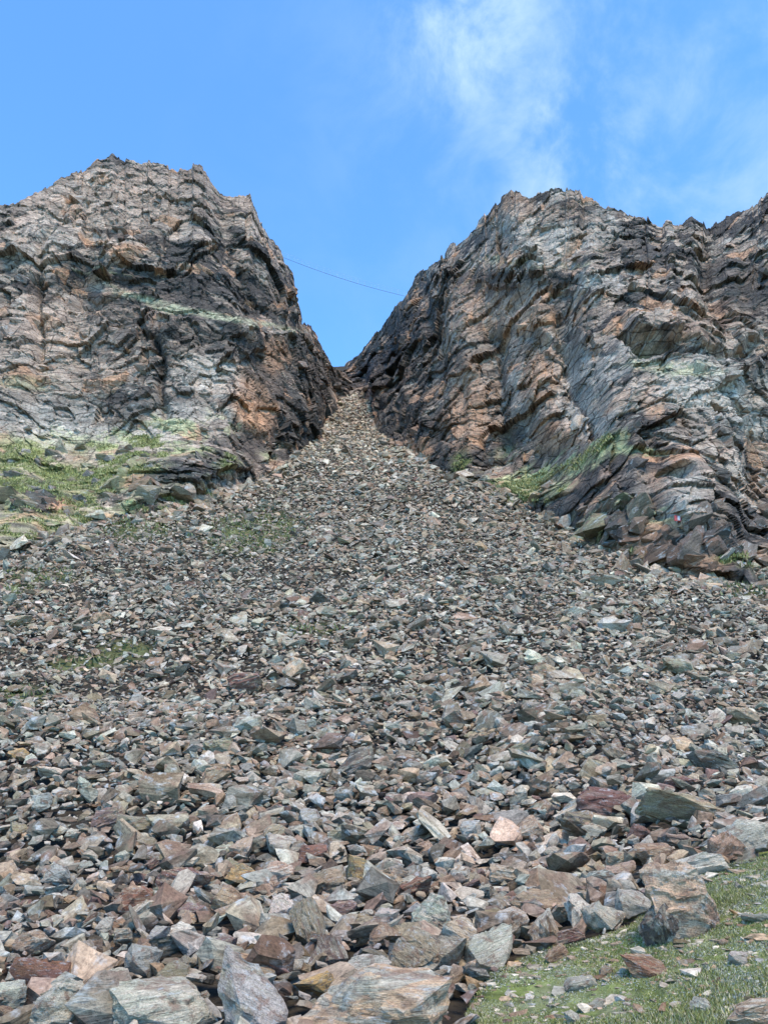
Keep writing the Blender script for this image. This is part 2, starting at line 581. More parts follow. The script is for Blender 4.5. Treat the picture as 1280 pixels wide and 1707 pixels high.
def build_cliff(name, label, step, sky, base, mid, mid_depth, ridge_depth, counts, seed, dip, facing, steep, calm, ribs, ledges, blobs, paints):
    X = np.concatenate([np.arange(a_, b_, st_) for a_, b_, st_ in step])
    rb, rm, rs = (np.interp(X, a[:, 0], a[:, 1]) for a in (base, mid, sky))
    B = hit(X, rb)
    md = np.interp(X, *zip(*mid_depth))
    Mp = at_depth(X, rm, B[:, 1] + md)
    R = at_depth(X, rs, pchip(X, *zip(*ridge_depth)))
    for wpx, am in ((23, .75), (11, .45), (5, .25)):                # broken crest
        ci = np.floor(X / wpx + .3 * np.sin(X / 17)).astype(np.int64)
        o1 = h01(ci, ci * 0 + seed, ci * 0, 5) - .45
        o2 = h01(ci, ci * 0 + seed, ci * 0, 6) - .5
        R[:, 2] += am * (o1 + 1.6 * o2 * (X / wpx - np.floor(X / wpx) - .5))
    low = B + np.array((0, -1.0, -5.0))
    back1, back2 = R + np.array((0, 16, -12.0)), R + np.array((0, 60, -75.0))
    n0, n1, n2 = counts
    knots = np.array([0, 1, 2, 3], float)
    ctl = np.stack([low, B, Mp, R])
    tv = np.concatenate([np.linspace(0, 1, n0)[:-1], np.linspace(1, 2, n1)[:-1], np.linspace(2, 3, n2)])
    S = pchip(tv, knots, ctl)                                     # nv, nu, 3
    bk = np.stack([R + (back1 - R) * t for t in (.12, .3, .6, 1.0)] + [back2])
    S = np.concatenate([S, bk])
    nv, nu = S.shape[:2]
    # horizontal smoothing of the depth so that the columns do not show
    for _ in range(6):
        S[:, 1:-1, 1] = (S[:, :-2, 1] + 2 * S[:, 1:-1, 1] + S[:, 2:, 1]) / 4
    du = np.gradient(S, axis=1)
    dv = np.gradient(S, axis=0)
    nrm = np.cross(du, dv)
    nrm /= np.linalg.norm(nrm, axis=-1, keepdims=True) + 1e-9
    nrm[nrm[..., 1] > .2] *= 1
    ax = np.interp(X, *zip(*facing))
    nrm = np.stack([np.sin(ax) * .93, -np.cos(ax) * .93, np.full(nu, -.04)], -1)[None].repeat(nv, 0)
    p = S.reshape(-1, 3)
    n = nrm.reshape(-1, 3)
    px, py = project(p)
    tvv = np.repeat(np.concatenate([tv, [3.1, 3.2, 3.4, 3.6, 4]]), nu)
    crest = np.clip(np.abs(tvv - 3) / .22, 0, 1) * .85 + .15       # calmer displacement near the skyline so that it stays as traced
    q = p.copy()
    q += np.stack([fbm(p / 9, 3, seed + 90 + k) for k in range(3)], 1) * .7
    q += np.stack([fbm(p / 26, 2, seed + 95 + k) for k in range(3)], 1) * 2.2
    a = math.radians(dip)
    Rm = np.array([[math.cos(a), 0, math.sin(a)], [0, 1, 0], [-math.sin(a), 0, math.cos(a)]])
    q0 = q
    q = q0 @ Rm.T
    for cx, cy, rx, ry, dp in steep:                              # places where the layers stand on end
        b = math.radians(dp)
        R2 = np.array([[math.cos(b), 0, math.sin(b)], [0, 1, 0], [-math.sin(b), 0, math.cos(b)]])
        mk = spot(px, py, cx, cy, rx, ry, 0, .05, fbm(p / 4.0, 4, seed + 51), .4) > .5
        q[mk] = (q0[mk] @ R2.T) * np.array((1, 1.4, .5))
    D = np.zeros(len(p))
    # ribs and gullies running up the face, then blocks at five sizes
    rib = fbm(np.stack([p[:, 0] / 7.5 + .12 * p[:, 2] / 7.5, p[:, 1] / 30, p[:, 2] / 34], 1), 3, seed + 3)
    D += .7 * rib * crest
    stretch = np.maximum(np.linalg.norm(du, axis=-1), np.linalg.norm(dv, axis=-1)).ravel()
    tone = np.zeros(len(p))
    hue = np.zeros(len(p))
    rnd = []
    for i, (size, amp, asp, tilt) in enumerate(((13, .95, 1.0, 1.3), (5.0, .52, .95, 1.8), (2.2, .28, .85, 1.8), (.95, .13, .75, 1.6), (.45, .055, .6, 1.0))):
        qq = q / np.array((size, size, size * asp))
        r, dl, gap = plates(qq + 31.7 * i, seed * 7 + i * 23)
        hgt = (r[:, 0] - .5) * 2
        tl = (dl[:, 0] * (r[:, 1] - .5) + dl[:, 2] * (r[:, 2] - .52) + dl[:, 1] * (r[:, 0] - .5)) * 2 * tilt
        D += amp * (hgt * .7 + tl) * (crest if i < 2 else .4 + .6 * crest) * np.clip(size / (4.5 * stretch), 0, 1) ** 1.5
        D -= amp * .30 * (1 - sstep(0, .08, gap)) * (i in (1, 2))
        w = (.18, .5, .55, .45, .3)[i]
        tone += w * (r[:, 1] - .5) * 2
        hue += w * (r[:, 2] - .5) * 2
        rnd.append(r)
    wob = fbm(p / 4.0, 4, seed + 51)
    wob2 = fbm((p @ Rm.T) / np.array((7.0, 7.0, 1.6)), 4, seed + 61)
    wx, wy = px + wob * 9, py + wob2 * 7
    for poly, wid, amt in ribs:
        d, _, _ = seg_dist(wx, wy, poly)
        D += np.where(amt > 0, .5, .75) * amt * np.exp(-(d / wid) ** 2) * crest
    for poly, depth, fall in ledges:                              # a shelf: the rock below the line stands forward
        d, ab, ins = seg_dist(wx, wy, poly)
        D += depth * np.where(ins & (ab < 0), np.exp(ab / fall), 0) * sstep(0, 60, np.minimum(px - poly[0][0], poly[-1][0] - px))
    for cx, cy, rx, ry, rot, amt in blobs:
        D += amt * spot(px, py, cx, cy, rx, ry, rot, .3, wob, .25) * crest
    for cx, cy, rx, ry, k in calm:
        D *= 1 + (k - 1) * spot(px, py, cx, cy, rx, ry, 0, .4)
    D *= np.where(tvv > 3.05, .4, 1)
    p2 = p + n * D[:, None]
    # colour of the rock, with shade of recesses painted in
    px, py = project(p2)
    wx, wy = px + wob * 12, py + wob2 * 9
    t = np.clip(.5 + .42 * hue, 0, 1)[:, None]
    c = np.where(t < .5, GREY + (TAN - GREY) * t * 2, TAN + (PINK - TAN) * (t * 2 - 1))
    c = c * (1 + .48 * tone[:, None])
    orange = (sstep(.80, .90, rnd[2][:, 2]) * sstep(.35, .6, rnd[1][:, 2]))[:, None]
    c = c * (1 - orange * .75) + ORANGE * orange * .75
    palem = (sstep(.82, .9, rnd[2][:, 1]) * sstep(.4, .7, rnd[3][:, 1]))[:, None]
    c = c * (1 - palem * .8) + PALE * palem * .8
    blk = .6 * (rnd[1][:, 0] - .5) + .7 * (rnd[2][:, 1] - .5) + .5 * (rnd[3][:, 0] - .5)
    dk = sstep(.07, .20, wob2 * .55 + .35 * fbm(p / 14.0, 3, seed + 70) + blk)
    for kind, cx, cy, rx, ry, rot, amt in paints:
        if kind == 'dark':
            dk = np.maximum(dk, amt * spot(wx, wy, cx, cy, rx, ry, rot, .55, wob2, .5) * sstep(-.50, -.36, .5 * wob2 + blk))
        elif kind == 'black':
            dk = np.maximum(dk, amt * spot(wx, wy, cx, cy, rx, ry, rot, .45, wob2, .45) * sstep(-.75, -.5, .5 * wob2 + blk))
        elif kind == 'clear':
            dk = dk * (1 - amt * spot(wx, wy, cx, cy, rx, ry, rot, .5, wob, .4))
    dk = dk * (1 - .8 * orange[:, 0])
    c = c * (1 - dk[:, None] * .88) + DARK * dk[:, None] * .88
    mask_turf = np.zeros(len(p))
    for kind, cx, cy, rx, ry, rot, amt in paints:
        if kind in ('dark', 'clear', 'black'):
            continue
        mk = amt * spot(wx, wy, cx, cy, rx, ry, rot, .5, wob, .5)
        tgt = {'orange': ORANGE, 'pale': PALE, 'lichen': LICHEN, 'ledge': np.array((.44, .42, .27)), 'outcrop': DARK * 1.4, 'meadow': np.array((.36, .345, .165)), 'turf': TURF, 'tan': TAN * 1.15, 'pink': PINK * 1.1}[kind]
        if kind == 'ledge':
            mk = amt * spot(px, py + 4 * wob, cx, cy, rx, ry, rot, .5, wob, .5) * (.45 + .55 * sstep(-.3, .3, fbm(p / .9, 3, seed + 37)))
        if kind == 'meadow':
            mk = np.clip(mk * (.75 + .5 * fbm(p / 1.2, 3, seed + 33)), 0, 1)
            mask_turf = np.maximum(mask_turf, mk * .6)
        if kind in ('lichen', 'turf'):
            mk = mk * sstep(-.25, .35, wob2 + .8 * (rnd[3][:, 2] - .4) + .3 * fbm(p * 1.3, 2, seed + 80))
        if kind == 'turf':
            mask_turf = np.maximum(mask_turf, mk)
        vv = 1 + .28 * tone[:, None]
        c = c * (1 - mk[:, None]) + tgt * vv * mk[:, None]
    c = np.clip(c, .012, .8)
    o = link(name, mesh_np(name, p2, grid_faces(nu, nv)[:, ::1] if False else grid_faces(nv, nu), M_CLIFF, c), kind='structure', label=label)
    return o, p2.reshape(nv, nu, 3), n.reshape(nv, nu, 3), c.reshape(nv, nu, 3), px.reshape(nv, nu), py.reshape(nv, nu), mask_turf, tvv


cliff_l = build_cliff(
    'mountain_left', 'broad brown rock peak with a grassy apron, left of the gully', [(-230, 480, 1.95), (480, 586, .85)], SKY_L, BASE_L, MID_L,
    [(-260, 30), (0, 27), (200, 19), (300, 15), (380, 9), (450, 5), (500, 3.5), (540, 2.5), (590, 1.5)],
    [(-260, 82), (0, 91), (120, 97), (200, 100), (330, 101), (415, 103), (470, 109), (500, 116), (540, 131), (570, 150), (590, 160)],
    (8, 110, 270), 11, -20, [(-260, -.15), (250, .1), (420, .5), (520, .95), (590, 1.1)], [(440, 650, 70, 90, -65), (60, 420, 90, 60, -45)], [(60, 810, 230, 85, .55), (250, 745, 110, 30, .5), (200, 485, 60, 14, .35), (290, 512, 60, 14, .35), (380, 530, 60, 14, .35), (460, 545, 50, 14, .35)],
    ribs=[([(325, 280), (330, 420), (400, 560)], 28, 2.0), ([(415, 330), (440, 450), (480, 560), (500, 700)], 22, 2.6), ([(180, 262), (190, 380), (200, 460)], 30, 2.0),
          ([(270, 540), (268, 640), (272, 700)], 7, -2.0), ([(70, 470), (65, 600)], 7, -1.4), ([(372, 330), (385, 430), (430, 520)], 14, -2.2), ([(120, 320), (60, 470)], 10, -1.8)],
    ledges=[([(130, 446), (220, 490), (300, 512), (380, 530), (470, 545), (510, 556)], 3.2, 60), ([(0, 625), (130, 640), (270, 655)], 1.8, 40), ([(180, 772), (260, 752), (330, 742), (380, 752)], 4.0, 40)],
    blobs=[(425, 680, 42, 52, -30, 1.5), (205, 418, 34, 28, 0, 1.4), (90, 425, 60, 45, -20, 1.2), (300, 800, 110, 26, -14, 2.2), (75, 835, 52, 22, -10, 1.8), (270, 555, 26, 24, 20, 1.2)],
    paints=[('black', 260, 462, 130, 12, 8, .9), ('black', 400, 580, 110, 20, 6, .8), ('black', 150, 688, 150, 9, -2, .8), ('black', 270, 600, 9, 60, 0, .8), ('black', 100, 470, 60, 10, 20, .8), ('black', 480, 720, 70, 45, -20, .9), ('black', 300, 795, 90, 16, -12, .9), ('black', 530, 640, 26, 60, 0, .8), ('dark', 250, 460, 150, 16, 10, .9), ('dark', 330, 560, 180, 26, 8, .8), ('dark', 200, 680, 220, 16, -3, .8), ('dark', 480, 640, 70, 80, 0, .75), ('dark', 470, 720, 80, 45, 0, .9),  # the narrow upright black stripe paints the shade inside the cleft
            ('dark', 300, 790, 100, 22, -12, .95), ('dark', 60, 830, 80, 14, -8, .9), ('dark', 60, 800, 70, 8, -5, .8), ('dark', 400, 480, 90, 40, 0, .5), ('dark', 515, 600, 30, 60, 0, .7), ('dark', 345, 752, 50, 20, -8, .9),
            ('dark', 90, 440, 120, 12, 12, .7), ('clear', 100, 580, 120, 70, 0, .75), ('clear', 200, 330, 150, 60, 0, .6), ('clear', 80, 420, 70, 30, -20, .8),
            ('orange', 428, 680, 34, 46, -28, .85), ('orange', 205, 420, 26, 18, 0, .7), ('orange', 220, 800, 28, 18, 0, .6), ('orange', 95, 842, 34, 14, 0, .7), ('orange', 460, 590, 20, 26, 0, .4), ('pink', 240, 330, 180, 50, 0, .3), ('pink', 120, 530, 160, 40, 0, .3),
            ('pale', 90, 690, 130, 24, 0, .55), ('pale', 330, 625, 40, 28, 0, .55), ('pale', 300, 690, 60, 22, 0, .5), ('pale', 60, 400, 60, 30, -20, .35), ('pale', 130, 720, 160, 18, 0, .6),
            ('lichen', 100, 760, 200, 40, 3, .75), ('lichen', 280, 722, 110, 26, -5, .7), ('lichen', 60, 880, 110, 30, -5, .6), ('lichen', 140, 900, 40, 14, 0, .6), ('ledge', 255, 503, 75, 6, 14, 1.0), ('ledge', 350, 524, 60, 5, 9, 1.0), ('ledge', 440, 541, 60, 4.5, 9, .9), ('ledge', 190, 480, 30, 4, 25, .6), ('ledge', 130, 735, 150, 12, 0, .5), ('lichen', 170, 456, 50, 5, 5, .4), ('lichen', 390, 775, 60, 14, -20, .5), ('lichen', 40, 640, 60, 10, 0, .3),
            ('meadow', 70, 790, 200, 44, 0, .62), ('meadow', 30, 880, 130, 44, -12, .65), ('lichen', 60, 850, 130, 60, 0, .5), ('lichen', 130, 790, 170, 50, 0, .5), ('turf', 90, 768, 170, 24, 4, .95), ('turf', 40, 815, 120, 18, -4, .8), ('turf', 60, 800, 120, 12, -4, .8), ('turf', 240, 745, 26, 34, 30, .9), ('turf', 120, 850, 90, 16, -20, .8), ('turf', 20, 890, 60, 26, 0, .8), ('turf', 200, 770, 60, 9, -18, .8),
            ('turf', 385, 770, 14, 16, 0, .8), ('turf', 300, 835, 60, 14, -15, .7), ('turf', 180, 880, 50, 10, 0, .7), ('turf', 40, 880, 120, 34, -6, .8), ('lichen', 50, 905, 110, 26, -12, .6), ('outcrop', 78, 838, 46, 15, -6, .9), ('outcrop', 300, 792, 85, 15, -12, .85), ('outcrop', 40, 808, 50, 6, -4, .8), ('orange', 100, 843, 18, 9, 0, .7), ('orange', 232, 806, 22, 12, 0, .6)])

cliff_r = build_cliff(
    'mountain_right', 'rugged rock buttress with orange slabs and dark streaks, right of the gully', [(558, 760, .95), (760, 1520, 1.95)], SKY_R, BASE_R, MID_R,
    [(556, 6), (590, 5), (625, 2), (700, 2.5), (800, 3), (850, 4), (900, 6), (950, 8), (1000, 8.5), (1060, 9), (1120, 9), (1200, 9), (1280, 10), (1560, 12)],
    [(556, 192), (575, 188), (600, 170), (650, 148), (700, 130), (750, 115), (800, 104), (850, 96), (900, 90), (1000, 86), (1100, 85), (1200, 86), (1280, 80), (1560, 76)],
    (8, 95, 270), 29, 18, [(556, -.5), (600, -.75), (700, -.65), (850, -.3), (950, 0), (1560, .1)], [(1080, 860, 190, 110, 62), (900, 640, 90, 150, 58), (1230, 480, 110, 90, 45)], [(1120, 930, 160, 50, .8)],
    ribs=[([(848, 325), (880, 430), (895, 560), (900, 680), (940, 760)], 26, 3.6), ([(745, 412), (770, 540), (790, 660), (800, 780)], 26, 2.6), ([(640, 540), (650, 640), (660, 700)], 24, -2.0),
          ([(930, 540), (960, 640), (1000, 730)], 12, -2.6), ([(1000, 480), (1060, 640)], 20, 1.5), ([(700, 460), (720, 560), (690, 640)], 16, -2.4), ([(1190, 378), (1180, 480), (1230, 600)], 18, -2.4), ([(980, 330), (960, 440)], 14, -1.8),
          ([(830, 560), (845, 760)], 12, -2.0), ([(1130, 380), (1110, 470), (1150, 560)], 22, 1.8)],
    ledges=[([(800, 462), (880, 466), (960, 476), (1020, 480)], 2.6, 50), ([(1050, 600), (1120, 600), (1200, 607), (1300, 612)], 2.8, 60), ([(880, 800), (940, 772), (1000, 745), (1050, 740), (1100, 760)], 3.0, 60), ([(1150, 700), (1300, 715)], 1.8, 40)],
    blobs=[(1075, 548, 45, 20, 12, 3.0), (1085, 580, 55, 16, 10, -2.2), (1130, 820, 42, 60, -6, 2.6), (1110, 800, 22, 14, 0, -2.6), (985, 860, 40, 50, 0, 1.6), (920, 560, 60, 24, 20, 1.6), (920, 700, 40, 60, -10, 1.5), (1020, 640, 26, 60, 0, 1.2), (1200, 560, 60, 30, 0, 1.8)],
    paints=[('black', 655, 575, 62, 110, 38, 1.0), ('black', 612, 622, 55, 28, 30, 1.0), ('black', 700, 700, 60, 60, 30, .9), ('black', 760, 770, 80, 34, 10, .85), ('black', 1010, 850, 70, 60, 10, .9), ('black', 1130, 930, 100, 34, 12, .85), ('black', 900, 468, 140, 15, 3, .95), ('black', 1030, 890, 60, 40, 10, .9), ('black', 950, 830, 50, 34, -30, .85), ('black', 1180, 930, 70, 26, 12, .85), ('black', 1085, 578, 50, 13, 12, .95), ('black', 1245, 460, 60, 26, 20, .8), ('black', 965, 610, 12, 60, -25, .8), ('black', 720, 560, 24, 70, 25, .7), ('dark', 650, 570, 75, 95, 40, .95), ('dark', 610, 620, 60, 34, 30, .95), ('dark', 690, 720, 70, 60, 20, .85), ('dark', 770, 770, 90, 40, 0, .85), ('dark', 830, 470, 130, 18, 2, .9), ('dark', 960, 470, 90, 9, 4, .95), ('dark', 740, 640, 60, 70, 30, .6),  # black below the overhang band, roof and in clefts is painted shade
            ('dark', 1000, 840, 90, 80, 10, .9), ('dark', 1130, 920, 130, 46, 12, .85), ('dark', 960, 900, 50, 30, 0, .8), ('dark', 1060, 770, 60, 26, 10, .9), ('dark', 1090, 575, 46, 14, 12, .9), ('dark', 1240, 470, 80, 40, 20, .8), ('dark', 1200, 880, 90, 40, 0, .7), ('dark', 1180, 630, 100, 10, 10, .6), ('dark', 920, 520, 90, 12, 5, .5),
            ('dark', 1140, 700, 90, 9, 12, .8), ('dark', 960, 620, 14, 70, -25, .7), ('dark', 880, 360, 60, 14, 40, .5), ('dark', 1060, 420, 100, 20, 30, .5), ('clear', 900, 620, 70, 120, 0, .75), ('clear', 1200, 660, 110, 60, 0, .5), ('clear', 900, 400, 80, 40, 20, .6),
            ('orange', 905, 620, 36, 70, -5, .55), ('orange', 925, 720, 40, 34, 0, .6), ('orange', 905, 540, 24, 14, 0, .7), ('orange', 1085, 665, 16, 34, -10, .7), ('orange', 690, 755, 28, 16, -30, .7), ('orange', 790, 660, 40, 60, 0, .35), ('orange', 780, 710, 50, 40, 0, .4), ('orange', 1135, 765, 16, 14, 0, .8), ('orange', 1165, 940, 34, 24, 0, .5), ('orange', 1100, 800, 18, 20, 0, .5), ('orange', 820, 520, 60, 50, 0, .3), ('orange', 1190, 530, 60, 30, 0, .3), ('orange', 870, 355, 40, 30, 40, .35), ('orange', 1090, 940, 40, 24, 0, .4),
            ('pale', 900, 400, 60, 34, 30, .5), ('pale', 985, 640, 60, 60, -20, .6), ('pale', 1180, 640, 110, 38, 8, .65), ('pale', 1070, 585, 36, 24, 20, .7), ('pale', 1250, 690, 60, 36, 0, .6), ('pale', 1135, 820, 26, 50, -5, .55), ('pale', 980, 700, 50, 26, 10, .4), ('pale', 1010, 470, 50, 16, 10, .6), ('pale', 1000, 380, 24, 30, 0, .4),
            ('meadow', 935, 782, 95, 11, -29, .8), ('meadow', 865, 815, 55, 15, -4, .8), ('lichen', 940, 775, 90, 18, -28, .95), ('lichen', 870, 810, 60, 20, -10, .9), ('lichen', 1070, 850, 60, 16, 20, .6), ('lichen', 890, 440, 120, 7, 3, .3), ('lichen', 980, 890, 40, 30, 0, .6), ('lichen', 1120, 615, 80, 12, 6, .45), ('lichen', 1060, 755, 50, 6, 5, .7), ('lichen', 850, 770, 50, 20, -20, .4),
            ('turf', 960, 765, 60, 7, -28, .9), ('turf', 1010, 735, 16, 6, -20, .8), ('turf', 840, 822, 50, 9, 15, .8), ('turf', 1060, 930, 40, 10, 10, .7), ('turf', 1250, 935, 50, 10, 0, .7), ('turf', 770, 780, 20, 26, 0, .4)])

# ------------------------------------------------------------------ rock shapes
PAL = {'pale': (.46, .44, .40), 'blue': (.33, .345, .33), 'grey': (.30, .285, .25), 'olive': (.25, .225, .165), 'tan': (.37, .285, .215), 'pink': (.36, .285, .235),
       'rust': (.21, .14, .10), 'maroon': (.155, .085, .078), 'purple': (.20, .145, .14), 'dark': (.10, .095, .088), 'gold': (.44, .31, .15), 'white': (.58, .56, .52)}
PAL = {k: (v[0] * 1.15, v[1] * 1.025, v[2] * .83) for k, v in PAL.items()}
WORD = {'pale': 'pale grey', 'blue': 'blue-grey', 'grey': 'mid-grey', 'olive': 'olive-grey', 'tan': 'tan', 'pink': 'pinkish', 'rust': 'rust-brown', 'maroon': 'maroon',
        'purple': 'purplish', 'dark': 'dark grey', 'gold': 'golden', 'white': 'whitish'}
KEYS = list(PAL)
PW = np.array([.25, .15, .19, .06, .18, .07, .045, .015, .012, .04, .0, .012])
PW /= PW.sum()


def hull(seed, npts, box):
    r = np.random.default_rng(seed)
    d = r.normal(size=(npts, 3))
    pn = r.uniform(3, 8)
    d /= (np.abs(d) ** pn).sum(1, keepdims=True) ** (1 / pn)
    d *= r.uniform(.82, 1.0, (npts, 1))
    shear = r.uniform(-.35, .35, 3)
    d[:, 0] += d[:, 2] * shear[0] + d[:, 1] * shear[1] * .6
    d *= np.array(box)
    bm = bmesh.new()
    for c in d:
        bm.verts.new(c)
    res = bmesh.ops.convex_hull(bm, input=bm.verts)
    dead = list({g for g in res['geom_interior'] + res['geom_unused'] if isinstance(g, bmesh.types.BMVert)})
    bmesh.ops.delete(bm, geom=dead, context='VERTS')
    bmesh.ops.recalc_face_normals(bm, faces=bm.faces)
    return bm


def arrays(bm):
    bmesh.ops.triangulate(bm, faces=bm.faces)
    bm.verts.index_update()
    v = np.array([x.co[:] for x in bm.verts], float)
    f = np.array([[x.index for x in g.verts] for g in bm.faces], int)
    bm.free()
    return v, f


def detail_rock(seed, npts, box, cuts, amp):
    bm = hull(seed, npts, box)
    for _ in range(cuts):
        bmesh.ops.triangulate(bm, faces=bm.faces)
        med = np.median([e.calc_length() for e in bm.edges])
        bmesh.ops.subdivide_edges(bm, edges=[e for e in bm.edges if e.calc_length() > med * .62], cuts=1, use_grid_fill=True)
    bm.normal_update()
    nn = np.array([x.normal[:] for x in bm.verts])
    v, f = arrays(bm)
    s = np.array((seed * 3.1, seed * 1.7, seed * .9))
    dsp = amp * (.9 * fbm(v * 1.6 + s, 3, seed) + .4 * fbm(v * 5 + s, 3, seed + 5))
    # cleavage: shallow steps where layers have broken away
    lay = v[:, 2] * 9 + 1.6 * fbm(v * 1.3 + s, 2, seed + 9)
    k = np.floor(lay)
    stp = h01(k.astype(np.int64), np.full(len(k), seed), np.zeros(len(k), int), 77) - .5
    side = 1 - np.abs(nn[:, 2]) ** 2
    dsp += amp * 1.3 * stp * side
    # chipped corners: plates of random offset
    r, dl, gap = plates(v * np.array((1.5, 1.5, 2.6)) + s, seed + 3)
    dsp += amp * 1.1 * ((r[:, 0] - .5) + dl[:, 0] * (r[:, 1] - .5))
    return v + nn * dsp[:, None], f


LOW = [arrays(hull(100 + i, 8 + i % 3, (1, .55 + .3 * ((i * 7) % 5) / 5, .32 + .4 * ((i * 3) % 7) / 7))) for i in range(60)]
MEDR = [detail_rock(300 + i, 10 + i % 5, (1, .55 + .3 * ((i * 7) % 5) / 5, .34 + .4 * ((i * 3) % 7) / 7), 1, .055) for i in range(50)]
LOW = [(v / np.abs(v[:, 0]).max(), f) for v, f in LOW]
MEDR = [(v / np.abs(v[:, 0]).max(), f) for v, f in MEDR]
SHAPES = {'slab': (1, .72, .30), 'block': (1, .80, .72), 'wedge': (1, .62, .50), 'chunk': (1, .9, .85)}
HIGH = {}
for si, (sn, bx) in enumerate(SHAPES.items()):
    HIGH[sn] = []
    for i in range(14):
        v, f = detail_rock(700 + si * 40 + i, {'slab': 20, 'block': 17, 'wedge': 12, 'chunk': 22}[sn], bx, 3, .06)
        v = v / np.abs(v).max(0)                                   # unit box: the object's scale is its half size
        me = mesh_np('rock_' + sn, v, f, M_ROCK, smooth=True)
        me.set_sharp_from_angle(angle=math.radians(28))
        HIGH[sn].append(me)


def slope_frame(x, y):
    e = .6
    zx = (terrain(x + e, y) - terrain(x - e, y)) / (2 * e)
    zy = (terrain(x, y + e) - terrain(x, y - e)) / (2 * e)
    n = np.stack([-zx, -zy, np.ones_like(zx)], -1)
    return n / np.linalg.norm(n, axis=-1, keepdims=True)


